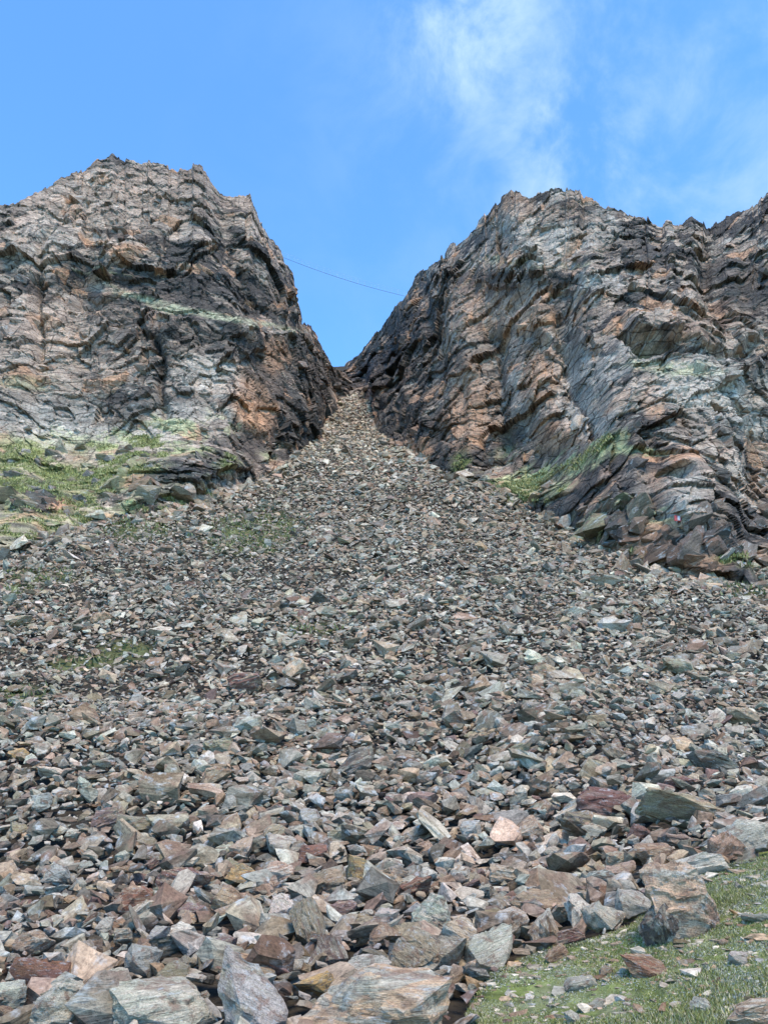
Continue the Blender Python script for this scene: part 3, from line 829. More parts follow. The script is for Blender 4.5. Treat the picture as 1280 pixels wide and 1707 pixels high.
# ------------------------------------------------------------------ the rocks one can name: (px, py, width, height, colour, shape, roll, label, short name)
LM = [
    (262, 1678, 200, 116, 'blue', 'chunk', -8, 'huge pale blue-grey fractured boulder cut by the lower edge', 'the huge pale fractured boulder'),
    (418, 1676, 165, 120, 'blue', 'wedge', 24, 'huge dark blue-grey boulder with yellowish crack beside the pale fractured one', 'the huge dark blue boulder'),
    (635, 1684, 310, 130, 'tan', 'slab', -4, 'long cream and rust streaked slab with a bluish end by the turf', 'the long cream slab'),
    (98, 1684, 112, 96, 'pale', 'block', 4, 'pale turquoise-grey square boulder at the lower edge', 'the pale turquoise boulder'),
    (168, 1668, 56, 82, 'tan', 'wedge', 80, 'brown upright wedge squeezed between two pale boulders', 'the brown upright wedge'),
    (62, 1630, 100, 58, 'rust', 'slab', 8, 'red-brown slab with yellow spots over a dark hollow', 'the red-brown slab'),
    (602, 1624, 110, 58, 'pale', 'slab', -5, 'cream and blue-grey layered slab behind the long cream slab', 'the layered cream slab'),
    (527, 1640, 70, 44, 'gold', 'wedge', -20, 'golden-brown crumbly rock beside the layered cream slab', 'the golden crumbly rock'),
    (545, 1585, 66, 66, 'purple', 'wedge', 60, 'lilac-grey pointed rock leaning uphill', 'the lilac pointed rock'),
    (718, 1531, 74, 78, 'blue', 'chunk', 20, 'large rounded pale blue boulder with swirling bands', 'the round pale blue boulder'),
    (514, 1540, 54, 76, 'olive', 'block', 65, 'upright greenish banded block with an orange edge', 'the upright banded block'),
    (533, 1477, 88, 44, 'olive', 'slab', -28, 'long dark greenish slab tilted up to one side', 'the tilted greenish slab'),
    (690, 1590, 72, 80, 'olive', 'chunk', 30, 'brown-grey hump of rock below the round pale blue boulder', 'the brown-grey hump'),
    (748, 1592, 70, 60, 'grey', 'chunk', 0, 'dull grey rounded boulder between hump and bluish slab', 'the dull grey boulder'),
    (765, 1560, 62, 60, 'pink', 'chunk', 30, 'pinkish-brown boulder tucked behind the bluish slab', 'the pinkish-brown boulder'),
    (812, 1586, 108, 62, 'blue', 'slab', -18, 'broad bluish slab tilted towards the turf', 'the broad bluish slab'),
    (381, 1507, 64, 56, 'tan', 'block', 10, 'tan square-cut block among darker rubble', 'the tan square block'),
    (303, 1470, 92, 50, 'maroon', 'slab', 16, 'red and white striped slab dipping to one side', 'the red striped slab'),
    (310, 1519, 66, 32, 'purple', 'slab', 3, 'deep purple split slab under the red striped slab', 'the deep purple slab'),
    (250, 1522, 52, 46, 'pale', 'wedge', -35, 'pale triangular splinter beside the deep purple slab', 'the pale triangular splinter'),
    (226, 1500, 76, 44, 'rust', 'slab', -6, 'rusty flat slab uphill of the pale triangular splinter', 'the rusty flat slab'),
    (582, 1387, 72, 48, 'grey', 'block', 4, 'plain grey rectangular boulder standing out of smaller rubble', 'the grey rectangular boulder'),
    (514, 1367, 42, 38, 'blue', 'chunk', 0, 'pale blue rounded block uphill of the banded rocks', 'the pale blue block'),
    (402, 1460, 52, 36, 'gold', 'block', 6, 'dark block with a golden stained face', 'the golden stained block'),
    (1002, 1343, 106, 60, 'maroon', 'chunk', 4, 'big wine-red boulder with a purple end', 'the wine-red boulder'),
    (1142, 1352, 150, 62, 'olive', 'slab', 12, 'big layered grey slab roofing a black hollow', 'the roofing slab'),
    (1235, 1330, 50, 40, 'pale', 'block', 0, 'light grey block above the layered roofing slab', 'the light grey block'),
    (1250, 1392, 90, 56, 'pale', 'slab', -12, 'bleached slab stack at the upper rim of the turf', 'the bleached slab'),
    (1205, 1415, 60, 56, 'tan', 'wedge', -40, 'grey and wine-stained wedge beside the bleached slab', 'the wine-stained wedge'),
    (1165, 1446, 84, 40, 'pale', 'chunk', -10, 'whitish rounded boulder half sunk at the turf edge', 'the sunk whitish boulder'),
    (985, 1387, 50, 26, 'pale', 'slab', 4, 'pale blue flat slab just below the wine-red boulder', 'the flat pale blue slab'),
    (965, 1377, 56, 42, 'dark', 'block', 8, 'dark brown square block between two paler slabs', 'the dark square block'),
    (1062, 1390, 44, 30, 'maroon', 'slab', 12, 'dark wine-red fragment beside the hollow', 'the wine-red fragment'),
    (1130, 1402, 70, 30, 'purple', 'slab', 12, 'purple slab lying in front of the black hollow', 'the purple slab'),
    (1085, 1425, 66, 48, 'tan', 'block', 3, 'rust and cream box-shaped rock near the turf', 'the cream box rock'),
    (1138, 1512, 146, 140, 'tan', 'block', 8, 'great rust and grey boulder standing alone on the turf', 'the great lone boulder'),
    (1102, 1545, 66, 84, 'dark', 'block', 75, 'dark glinting block leaning on the great lone boulder', 'the dark glinting block'),
    (902, 1502, 112, 46, 'olive', 'slab', 5, 'smooth olive-grey slab behind the pale leaning triangle', 'the olive slab'),
    (951, 1524, 60, 68, 'pale', 'wedge', -60, 'pale grey triangular slab leaning upright at the turf edge', 'the leaning triangle'),
    (1002, 1530, 56, 54, 'pale', 'slab', 30, 'white and blue cracked slab beside the leaning triangle', 'the cracked white slab'),
    (906, 1547, 56, 68, 'pink', 'wedge', 75, 'pink and white streaked upright rock at the turf edge', 'the pink streaked rock'),
    (950, 1565, 50, 28, 'maroon', 'block', -8, 'deep red stone at the foot of the leaning triangle', 'the deep red stone'),
    (1052, 1512, 56, 54, 'blue', 'chunk', 30, 'bluish boulder with a red stain behind the lone boulder', 'the red-stained bluish boulder'),
    (850, 1535, 60, 56, 'pale', 'wedge', -35, 'grey-white wedge with rusty back edge near the olive slab', 'the grey-white wedge'),
    (1075, 1614, 84, 44, 'rust', 'wedge', 8, 'bright rust-red angular stone lying on the turf', 'the rust-red stone'),
    (965, 1641, 60, 26, 'pale', 'slab', -10, 'flat white stone on turf below the leaning triangle', 'the flat white stone'),
    (928, 1592, 40, 28, 'tan', 'slab', -20, 'tan stone at the top of the turf below pink streaked rock', 'the tan turf stone'),
    (1010, 1620, 26, 20, 'tan', 'block', -10, 'small tan stone on turf left of the rust-red stone', 'the small tan stone'),
    (1229, 1599, 32, 28, 'white', 'chunk', 0, 'small rounded white stone alone on the turf', 'the rounded white stone'),
    (1266, 1532, 62, 20, 'blue', 'slab', 6, 'flat bluish slab lying on turf by the frame edge', 'the flat bluish slab'),
    (1262, 1694, 100, 50, 'pink', 'chunk', -10, 'pinkish-red boulder cut off by the lower corner', 'the pinkish corner boulder'),
    (1164, 1676, 40, 24, 'white', 'block', 3, 'small white square stone on turf near the corner boulder', 'the white square stone'),
    (1000, 1673, 40, 18, 'pale', 'slab', -8, 'thin pale stone on turf below the flat white stone', 'the thin pale stone'),
    (954, 1698, 24, 22, 'white', 'chunk', 0, 'little pale pebble-like stone at the lower turf edge', 'the little pale stone'),
    (1205, 1572, 24, 14, 'tan', 'block', 0, 'small brown stone on turf right of the lone boulder', 'the small brown stone'),
    (360, 1296, 62, 36, 'tan', 'wedge', -14, 'tan boulder with a red face on the mid slope', 'the red-faced tan boulder'),
    (368, 1246, 56, 34, 'olive', 'block', -8, 'olive rough block uphill of the red-faced tan boulder', 'the olive rough block'),
    (36, 1256, 40, 18, 'gold', 'slab', 4, 'yellowish flat rock near the left edge of the slope', 'the yellowish rock'),
    (82, 1288, 62, 20, 'pale', 'slab', 6, 'pale wide slab below the yellowish rock', 'the pale wide slab'),
    (72, 1338, 42, 32, 'blue', 'chunk', -6, 'smooth blue-grey boulder downhill of the pale wide slab', 'the smooth blue boulder'),
    (228, 1370, 64, 38, 'olive', 'chunk', -10, 'brownish-grey boulder beside a lilac one', 'the brownish-grey boulder'),
    (177, 1366, 48, 38, 'purple', 'chunk', -8, 'lilac-grey boulder touching the brownish-grey boulder', 'the lilac-grey boulder'),
    (492, 1120, 50, 44, 'tan', 'wedge', -50, 'tall cream boulder standing on the upper scree', 'the tall cream boulder'),
    (410, 1141, 56, 38, 'maroon', 'block', -10, 'dark maroon boulder beside the tall cream boulder', 'the dark maroon boulder'),
    (545, 1020, 40, 17, 'pale', 'slab', 4, 'pale flat slab high on the scree centre', 'the high pale slab'),
    (266, 1052, 48, 18, 'pale', 'slab', 3, 'whitish slab on the upper scree near the turf patch', 'the whitish upper slab'),
    (30, 1036, 48, 20, 'tan', 'slab', -10, 'light tan slab on the upper scree by the left edge', 'the light tan slab'),
    (168, 1030, 40, 20, 'tan', 'slab', -16, 'slim tan slab between the two pale upper slabs', 'the slim tan slab'),
    (592, 1276, 74, 46, 'dark', 'block', -22, 'dark layered block with a broken tan end', 'the dark layered block'),
    (602, 1450, 60, 44, 'gold', 'block', 6, 'ochre and grey block behind the tilted greenish slab', 'the ochre block'),
    (470, 1410, 60, 46, 'grey', 'chunk', 0, 'mottled grey boulder left of the grey rectangular boulder', 'the mottled boulder'),
    (520, 1425, 52, 34, 'rust', 'slab', 5, 'reddish slab under the grey rectangular boulder', 'the reddish slab'),
    (465, 1455, 56, 38, 'pink', 'block', -6, 'pink-brown block beside the golden stained block', 'the pink-brown block'),
    (410, 1410, 44, 46, 'pink', 'wedge', -50, 'pale wedge with a rosy foot', 'the rosy wedge'),
    (800, 1226, 40, 26, 'tan', 'block', 3, 'brown block on the mid scree', 'the brown mid block'),
    (865, 1252, 46, 24, 'olive', 'slab', -14, 'striped grey slab right of the brown mid block', 'the striped slab'),
    (1188, 1272, 96, 40, 'dark', 'slab', 16, 'large blackish slab near the upper turf side of the scree', 'the blackish slab'),
    (1135, 1305, 60, 28, 'maroon', 'slab', 8, 'wine-coloured slab between blackish slab and roofing slab', 'the wine slab'),
    (880, 1388, 54, 46, 'tan', 'chunk', -30, 'cream rounded boulder left of the dark square block', 'the cream rounded boulder'),
    (1030, 1455, 60, 34, 'pink', 'slab', -5, 'rosy slab downhill of the cream box rock', 'the rosy slab'),
    (1000, 1465, 54, 34, 'blue', 'slab', -10, 'blue-grey slab behind the cracked white slab', 'the blue-grey slab'),
    (785, 1385, 38, 34, 'blue', 'chunk', 0, 'bluish knobbly rock in the middle of the scree', 'the knobbly rock'),
    (905, 1120, 40, 30, 'tan', 'block', 0, 'brown block below a pale pyramid on the upper scree', 'the upper brown block'),
    (893, 1100, 34, 30, 'pale', 'wedge', -50, 'pale pyramid-shaped rock on the upper scree', 'the pale pyramid'),
    (1130, 1112, 60, 28, 'grey', 'slab', 12, 'grey slab dipping on the far side of the scree', 'the dipping slab'),
    (1235, 1195, 62, 32, 'pink', 'slab', 14, 'pinkish broad slab on the scree by the right edge', 'the pinkish broad slab'),
    (815, 1165, 30, 16, 'white', 'slab', 0, 'white chip bright against the mid scree', 'the white chip'),
    (1195, 1055, 44, 22, 'tan', 'slab', 6, 'tan slab on the upper scree under the outcrop', 'the tan upper slab'),
    (1010, 970, 60, 24, 'pale', 'slab', 3, 'pale slab heap on the scree below the outcrop', 'the pale heap slab'),
    (830, 968, 28, 18, 'olive', 'block', 0, 'olive block high on the scree', 'the high olive block'),
    (55, 1572, 66, 46, 'tan', 'chunk', -12, 'tan cracked boulder near the left edge', 'the tan cracked boulder'),
    (134, 1602, 54, 36, 'pale', 'slab', -14, 'whitish slab behind the pale turquoise boulder', 'the whitish slab'),
    (306, 1557, 60, 34, 'white', 'wedge', 10, 'white-veined wedge below the deep purple slab', 'the white-veined wedge'),
    (266, 1560, 38, 32, 'blue', 'chunk', 0, 'dark bluish rounded rock beside the white-veined wedge', 'the dark bluish rock'),
    (238, 1604, 62, 50, 'blue', 'block', 6, 'blue and tan banded block behind the fractured boulder', 'the blue and tan block'),
    (186, 1626, 62, 30, 'pale', 'slab', 12, 'pale slab with a dark underside by the upright wedge', 'the dark-bottomed slab'),
    (290, 1625, 60, 40, 'olive', 'chunk', 0, 'olive lump directly behind the fractured boulder', 'the olive lump'),
    (395, 1605, 70, 34, 'tan', 'chunk', 8, 'tan hump behind the dark blue boulder', 'the tan hump'),
    (372, 1578, 50, 34, 'purple', 'slab', -12, 'violet-tinged slab uphill of the tan hump', 'the violet slab'),
    (20, 1655, 52, 50, 'pale', 'block', 0, 'grey-white block by the dark hollow at the left edge', 'the hollow-side block'),
    (470, 1515, 50, 44, 'white', 'slab', 30, 'white slab with a rust stripe beside the banded block', 'the rust-striped white slab'),
    (565, 1520, 60, 34, 'purple', 'slab', -5, 'mauve slab right of the upright banded block', 'the mauve slab'),
    (640, 1470, 44, 40, 'tan', 'block', -10, 'tan-brown block downhill of the ochre block', 'the tan-brown block'),
    (768, 1460, 40, 36, 'pale', 'block', -20, 'pale squarish block uphill of the round pale blue boulder', 'the pale squarish block'),
    (842, 1462, 56, 36, 'pink', 'chunk', 10, 'rosy-grey boulder left of the olive slab', 'the rosy-grey boulder'),
    (640, 1535, 54, 40, 'pale', 'slab', -5, 'pale grey slab beside the round pale blue boulder', 'the pale grey slab'),
    (690, 1480, 66, 34, 'rust', 'slab', -14, 'dark rusty ledge rock uphill of the round pale blue boulder', 'the rusty ledge rock'),
]
placed = []                                                        # (x, y, footprint radius)
singles = []
cnt = {k: 0 for k in SHAPES}


def add_rock(name, pos, half, key, shape, rot, group, hero=None):
    if hero is None:
        me = HIGH[shape][cnt[shape] % 14]
        cnt[shape] += 1
    else:
        v, f = detail_rock(hero, {'slab': 24, 'block': 20, 'wedge': 15, 'chunk': 26}[shape], SHAPES[shape], 4, .055)
        me = mesh_np('boulder_' + shape, v / np.abs(v).max(0), f, M_ROCK, smooth=True)
        me.set_sharp_from_angle(angle=math.radians(26))
    o = bpy.data.objects.new(name, me)
    COL.objects.link(o)
    o.location = pos
    o.rotation_euler = rot
    o.scale = half
    c = np.array(PAL[key] if key != 'rust' or name != 'boulder' else (.26, .125, .075)) * rng.uniform(.92, 1.2) * rng.uniform(.95, 1.05, 3)
    o.color = (*[float(v) for v in c], 1)
    k2 = {'blue': ('pale', 'grey', 'dark'), 'tan': ('pale', 'rust', 'blue'), 'maroon': ('purple', 'pink'), 'olive': ('grey', 'tan'), 'pale': ('blue', 'tan', 'white'), 'pink': ('white', 'tan'),
          'rust': ('tan', 'maroon'), 'dark': ('grey', 'olive'), 'purple': ('grey', 'pink'), 'gold': ('dark', 'olive'), 'grey': ('olive', 'pale', 'tan'), 'white': ('pale', 'blue')}[key]
    o['second_colour'] = [float(v) for v in PAL[k2[len(placed) % len(k2)]]] + [1.0]
    o['category'] = 'boulder' if name == 'boulder' else 'rock'
    o['group'] = group
    return o


lm_px = []
base_hits = hit([l[0] for l in LM], [l[1] + .36 * l[3] for l in LM])
for l, bh in zip(LM, base_hits):
    px, py, w, h, key, shape, roll, label, short = l
    fwd = (bh - EYE) @ np.array((0, CP, SP))
    m = fwd / F
    pos = at_depth(px, py, bh[1] + .2 * w * m)
    a = abs(math.radians(roll))
    hx, hz = w * m / 2, h * m / 2
    if abs(roll) > 45:
        hx, hz = hz, hx                                            # stands on end
    half = (hx * 1.04, (hx * .5 + hz * .5) * random.uniform(.8, 1.05), hz * 1.04)
    o = add_rock('boulder', pos, half, key, shape, (math.radians(random.uniform(-14, 8)), math.radians(roll), math.radians(random.uniform(-14, 14))), 'boulders that stand out of the scree', 5000 + len(placed) if w > 85 or h > 75 else None)
    o['label'] = label
    placed.append((pos[0], pos[1], max(w * m / 2, .5 * half[1])))
    lm_px.append((px, py, short))

# more single rocks, the ones that show largest: thrown over the near slope, none overlapping the first
n_extra = 296 - len(LM)
tries = 0
extra = []
while len(extra) < n_extra and tries < 40000:
    tries += 1
    px, py = random.uniform(-20, 1300), 1150 + 560 * random.random() ** .75
    if in_poly(np.array([px]), np.array([py]), GRASS_POLY)[0] or in_poly(np.array([px]), np.array([py + 12]), GRASS_POLY)[0]:
        continue
    wpx = (14 + 32 * sstep(1150, 1700, py)) * random.lognormvariate(0, .26)
    c = hit([px], [py + 6], n=500)[0]
    m = (c - EYE) @ np.array((0, CP, SP)) / F
    r = wpx * m / 2
    if any((c[0] - x) ** 2 + ((c[1] - y) * .8) ** 2 < (rr * .85 + r * .9) ** 2 for x, y, rr in placed):
        continue
    key = KEYS[rng.choice(len(KEYS), p=PW)]
    shape = random.choices(list(SHAPES), (4, 3, 3, 2))[0]
    bx = SHAPES[shape]
    half = (r, r * bx[1] * random.uniform(.8, 1.1), r * max(.3, bx[2]) * random.uniform(.7, 1.0))
    nrm = slope_frame(c[0:1], c[1:2])[0]
    z = Vector(nrm) + Vector((random.gauss(0, .28), random.gauss(0, .28), 0))
    q = z.to_track_quat('Z', 'Y').to_matrix() @ Matrix.Rotation(random.uniform(-.7, .7) + random.choice((0, math.pi)), 3, 'Z')
    pos = (c[0], c[1] + r * .2, c[2] + half[2] * .35 + .05)
    o = add_rock('rock', pos, half, key, shape, q.to_euler(), 'loose rocks of the lower scree')
    placed.append((c[0], c[1], r))
    extra.append((o, px, py, key, shape, wpx))

# a label for each: its look, and where it lies from a rock one can find
lx = np.array([(a, b) for a, b, _ in lm_px], float)
used = set()
extra.sort(key=lambda e: -e[5])
for o, px, py, key, shape, wpx in extra:
    d = np.hypot(lx[:, 0] - px, (lx[:, 1] - py) * 1.2)
    label = None
    for j in np.argsort(d)[:6]:
        dx, dy = px - lx[j, 0], py - lx[j, 1]
        rel = ('right of' if dx > 0 else 'left of') if abs(dx) > abs(dy) * 1.3 else ('downhill of' if dy > 0 else 'uphill of')
        size = 'sizeable' if wpx > 46 else ('middling' if wpx > 30 else 'small')
        for text in (f'{WORD[key]} {shape} of rock {rel} {lm_px[j][2]}', f'{size} {WORD[key]} {shape} lying {rel} {lm_px[j][2]}'):
            if text not in used:
                label = text
                break
        if label:
            break
    if label is None:
        label = f'{WORD[key]} {shape} among the loose rubble of the lower scree'
    used.add(label)
    o['label'] = label

# ------------------------------------------------------------------ the rest of the scree, past counting
PA = np.array(placed)


def scatter(d0, d1, med, sig, cover, lib, seed, smax):
    r = np.random.default_rng(seed)
    lo, hi = -.62, .66
    g = med * cover
    gy_, gx_ = np.meshgrid(np.arange(d0, d1, g * .9), np.arange(lo * (d1 + 1), hi * (d1 + 1), g), indexing='ij')
    gx_ = gx_ + (np.arange(gy_.shape[0]) % 2)[:, None] * g * .5
    x, y = gx_.ravel(), gy_.ravel()
    k = (x > lo * (y + 1)) & (x < hi * (y + 1))
    x, y = x[k], y[k]
    n = len(x)
    x = x + r.uniform(-.42, .42, n) * g
    y = y + r.uniform(-.42, .42, n) * g
    L = np.minimum(med * np.exp(r.normal(0, sig, n)), smax)
    z = terrain(x, y)
    p = np.stack([x, y, z], 1)
    px, py = project(p)
    L = L * np.exp(.24 * fbm(np.stack([x / 3.2, y / 9.0, y * 0], 1), 3, 401))     # coarse and fine runs down the fan
    L = L * (1 + .8 * np.exp(-((py - base_row(px)) / 16) ** 2))                      # fallen blocks gather along the foot of the walls
    nz = fbm(p / 1.1, 3, 30)
    ok = (px > -120) & (px < 1400) & (py < 1790) & (py > base_row(px) - 5)
    ok &= ~in_poly(px, py, GRASS_POLY)
    fg = fan_mask_n(px, py, nz)
    ok &= r.uniform(0, 1, n) > fg * .5
    # clear of the rocks already standing
    cand = np.where(ok)[0]
    if d0 < 60:
        for x0, y0, rr in PA:
            k = np.hypot(x[cand] - x0, y[cand] - y0) < rr * .62
            ok[cand[k & (L[cand] > rr * .3)]] = False
            cand = cand[ok[cand]]
    x, y, z, L, px, py = (a[ok] for a in (x, y, z, L, px, py))
    n = len(x)
    nrm = slope_frame(x, y)
    zt = nrm + np.stack([r.normal(0, .42, n), r.normal(0, .42, n) - .05, r.normal(0, .1, n)], 1)
    zt /= np.linalg.norm(zt, axis=1, keepdims=True)
    yaw = r.normal(0, .75, n)
    xa = np.stack([np.cos(yaw), np.sin(yaw), np.zeros(n)], 1)
    xa -= zt * (xa * zt).sum(1, keepdims=True)
    xa /= np.linalg.norm(xa, axis=1, keepdims=True)
    ya = np.cross(zt, xa)
    Rm = np.stack([xa, ya, zt], 2)
    sc = np.stack([L / 2, L / 2 * r.uniform(.75, 1.2, n), L / 2 * r.uniform(.6, 1.2, n)], 1)
    lift = r.uniform(-.45, .45, n) * L * .6 + med * .10
    pos = np.stack([x, y, z + lift], 1)
    kk = r.choice(len(KEYS), n, p=PW)
    cc = np.array([PAL[k] for k in KEYS])[kk] * r.uniform(.42, 1.25, (n, 1)) * r.uniform(.95, 1.05, (n, 3))
    cc = cc * .84 + np.array((.42, .37, .295)) * .16 * r.uniform(.5, 1.15, (n, 1))
    tone = fbm(pos / 6.0, 3, 222)[:, None]
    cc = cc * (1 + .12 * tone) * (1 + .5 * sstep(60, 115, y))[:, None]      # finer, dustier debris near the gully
    sh = r.integers(0, len(lib), n)
    Vs, Fs, Cs, Rs = [], [], [], []
    base = 0
    for j, (v, f) in enumerate(lib):
        idx = np.where(sh == j)[0]
        if len(idx) == 0:
            continue
        loc = v[None] * sc[idx][:, None, :]
        w = np.einsum('nij,nkj->nki', Rm[idx], loc) + pos[idx][:, None, :]
        Vs.append(w.reshape(-1, 3))
        Rs.append((loc + r.uniform(-50, 50, (len(idx), 1, 3))).reshape(-1, 3))
        Cs.append(np.repeat(cc[idx], len(v), 0))
        Fs.append((f[None] + (base + np.arange(len(idx)) * len(v))[:, None, None]).reshape(-1, 3))
        base += len(idx) * len(v)
    return np.concatenate(Vs), np.concatenate(Fs), np.concatenate(Cs), np.concatenate(Rs), n


bands = [(4.5, 15, .19, .55, 1.0, MEDR, 1, .62), (15, 25, .185, .55, 1.0, MEDR, 2, .8), (25, 42, .235, .55, .95, LOW, 3, 1.1), (42, 64, .27, .55, 1.0, LOW, 4, 1.4), (64, 92, .35, .52, .94, LOW, 5, 1.8), (92, 172, .36, .48, .90, LOW, 6, 2.0)]
V, Fa, C, Rc, off = [], [], [], [], 0
for b in bands:
    v, f, c, rc, n = scatter(*b)
    print('scree band', b[0], b[1], n, 'rocks', len(f), 'triangles')
    V.append(v); Fa.append(f + off); C.append(c); Rc.append(rc)
    off += len(v)
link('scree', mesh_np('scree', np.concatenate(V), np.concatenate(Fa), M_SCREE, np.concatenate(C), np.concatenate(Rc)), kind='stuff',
     label='fan of grey and brown broken rock pouring out of the gully')

# ------------------------------------------------------------------ blocks standing proud of the cliffs
BLOCKM = []
for i in range(24):
    v, f = detail_rock(1500 + i, 10 + i % 4, (1, .8, .35 + .1 * (i % 4)), 2, .06)
    me = mesh_np('rock_block', v / np.abs(v).max(0), f, M_BLOCK, smooth=True)
    me.set_sharp_from_angle(angle=math.radians(26))
    BLOCKM.append(me)


def cliff_blocks(cl, count, seed, dip, dense):
    o, p, n, c, px, py, turf, tvv = cl
    r = np.random.default_rng(seed)
    nv, nu = px.shape
    every = np.where((px > -40) & (px < 1320) & (tvv.reshape(nv, nu) > 1.0) & (tvv.reshape(nv, nu) < 2.9))
    good = np.where((px > -40) & (px < 1320) & (tvv.reshape(nv, nu) > 1.05) & (tvv.reshape(nv, nu) < 2.9) & (turf.reshape(nv, nu) < .3))
    picks = [(good[0][k], good[1][k]) for k in r.choice(len(good[0]), count, replace=False)]
    gpx, gpy = px[every], py[every]
    for cx, cy, rx, ry, m in dense:
        near = np.where(((gpx - cx) / rx) ** 2 + ((gpy - cy) / ry) ** 2 < 1)[0]
        picks += [(every[0][k], every[1][k]) for k in r.choice(near, m, replace=False)]
    done = []
    tf = turf.reshape(nv, nu)
    for k, (a, b) in enumerate(picks):
        i0, i1, j0, j1 = max(a - 3, 0), a + 4, max(b - 3, 0), b + 4
        colr = c[i0:i1, j0:j1].reshape(-1, 3).mean(0) * (r.uniform(.8, 1.25) if len(done) < count else r.uniform(.45, .95))
        done.append(k)
        if tf[a, b] > .3:
            colr = GREY * r.uniform(.45, 1.3)
        s = float(np.clip(r.lognormal(-.45, .42), .3, 1.5))
        ob = bpy.data.objects.new('rock_block', BLOCKM[(k * 7 + a) % 24])
        COL.objects.link(ob)
        ob.parent = o
        ob.location = p[a, b] - n[a, b] * s * .25
        ob.rotation_euler = (r.normal(0, .22), math.radians(dip) + r.normal(0, .25), r.normal(0, .5))
        ob.scale = (s, s * r.uniform(.6, .95), s * r.uniform(.35, .85))
        ob.color = (*[float(v) for v in colr], 1)
        ob['second_colour'] = [float(v) * .7 for v in colr] + [1.0]


cliff_blocks(cliff_l, 200, 5, 20, [(300, 800, 110, 34, 24), (80, 838, 70, 24, 22), (110, 790, 190, 50, 46)])
cliff_blocks(cliff_r, 200, 6, -30, [(1060, 890, 140, 66, 80), (1190, 900, 90, 50, 30)])

# ------------------------------------------------------------------ turf and pebbles
def blades(pts, nrm, hgt, wid, cols, r):
    n = len(pts)
    ang = r.uniform(0, 2 * math.pi, n)
    side = np.stack([np.cos(ang), np.sin(ang), np.zeros(n)], 1) * wid[:, None] / 2
    lean = np.stack([r.normal(0, .55, n), r.normal(0, .55, n), np.ones(n)], 1)
    lean /= np.linalg.norm(lean, axis=1, keepdims=True)
    lean *= hgt[:, None]
    v = np.stack([pts - side, pts + side, pts + lean], 1).reshape(-1, 3)
    f = np.arange(3 * n).reshape(-1, 3)
    cc = np.repeat(cols, 3, 0).reshape(n, 3, 3)
    cc[:, 2] *= 1.25
    return v, f, cc.reshape(-1, 3)


r = np.random.default_rng(99)
n = 600000
y = r.uniform(3.6, 11.5, n)
x = r.uniform(.06, .60, n) * (y + .3)
p = np.stack([x, y, terrain(x, y)], 1)
px, py = project(p)
nz = fbm(p / 1.7, 4, 30)
cov = fbm(p * 1.5, 3, 61)
ok = in_poly(px + nz * 14, py + nz * 9, GRASS_POLY) & (px < 1420) & (py < 1780) & (cov > -.55 + r.uniform(-.5, .5, n))
p, cov = p[ok], cov[ok]
n = len(p)
kind = r.uniform(0, 1, n)
gc = np.where(kind[:, None] < .62, np.array((.19, .21, .065)), np.where(kind[:, None] < .82, np.array((.35, .34, .14)), np.array((.48, .44, .28)))) * r.uniform(.6, 1.35, (n, 1))
hb, wb = r.uniform(.012, .040, n) * (1 + 1.0 * np.clip(cov, -.5, 1)), r.uniform(.004, .010, n)
lich = (r.uniform(0, 1, n) < .30 + .3 * (fbm(p * 3.1, 2, 66) > .15))          # crusts of pale lichen between the blades
gc = np.where(lich[:, None], np.array((.46, .46, .38)) * r.uniform(.6, 1.15, (n, 1)), gc)
hb, wb = np.where(lich, hb * .35, hb), np.where(lich, wb * 2.2, wb)
v, f, c = blades(p, None, hb, wb, gc, r)
link('grass', mesh_np('grass', v, f, M_GRASS, c), kind='stuff', label='short green alpine turf at the foot of the scree')
print('blades', n)

# tufts on the ledges and aprons of the cliffs and in the fan's green patches
TV, TF, TC, off = [], [], [], 0
for cl, sd_ in ((cliff_l, 3), (cliff_r, 4)):
    o, cp, cn, cc_, cpx, cpy, turf, tvv = cl
    r = np.random.default_rng(sd_)
    idx = np.where(turf > .35)[0]
    idx = r.choice(idx, min(len(idx) * 2, 26000))
    pts = cp.reshape(-1, 3)[idx] + r.normal(0, .12, (len(idx), 3)) * np.array((1, 0, 0))
    m = len(pts)
    gc = np.where(r.uniform(0, 1, (m, 1)) < .6, np.array((.20, .205, .07)), np.array((.38, .36, .165))) * r.uniform(.6, 1.3, (m, 1))
    v, f, c = blades(pts, None, r.uniform(.12, .34, m), r.uniform(.06, .16, m), gc, r)
    TV.append(v); TF.append(f + off); TC.append(c)
    off += len(v)
r = np.random.default_rng(8)
m = 60000
y = np.sqrt(r.uniform(9 ** 2, 95 ** 2, m))
x = r.uniform(-.6, .6, m) * y
pts = np.stack([x, y, terrain(x, y)], 1)
px, py = project(pts)
ok = (fan_mask_n(px, py, fbm(pts / 1.1, 3, 30)) > r.uniform(.2, .9, m)) & (py > base_row(px) - 6)
pts = pts[ok]
m = len(pts)
gc = np.where(r.uniform(0, 1, (m, 1)) < .5, np.array((.10, .115, .04)), np.array((.22, .22, .11))) * r.uniform(.6, 1.3, (m, 1))
sz = .4 + .6 * np.clip(pts[:, 1] / 60, 0, 1)
v, f, c = blades(pts + np.array((0, 0, .05)), None, r.uniform(.15, .45, m) * sz, r.uniform(.08, .2, m) * sz, gc, r)
TV.append(v); TF.append(f + off); TC.append(c)
link('ledge_grass', mesh_np('ledge_grass', np.concatenate(TV), np.concatenate(TF), M_GRASS, np.concatenate(TC)), kind='stuff', label='yellow-green tufts on the rock ledges and scree patches')

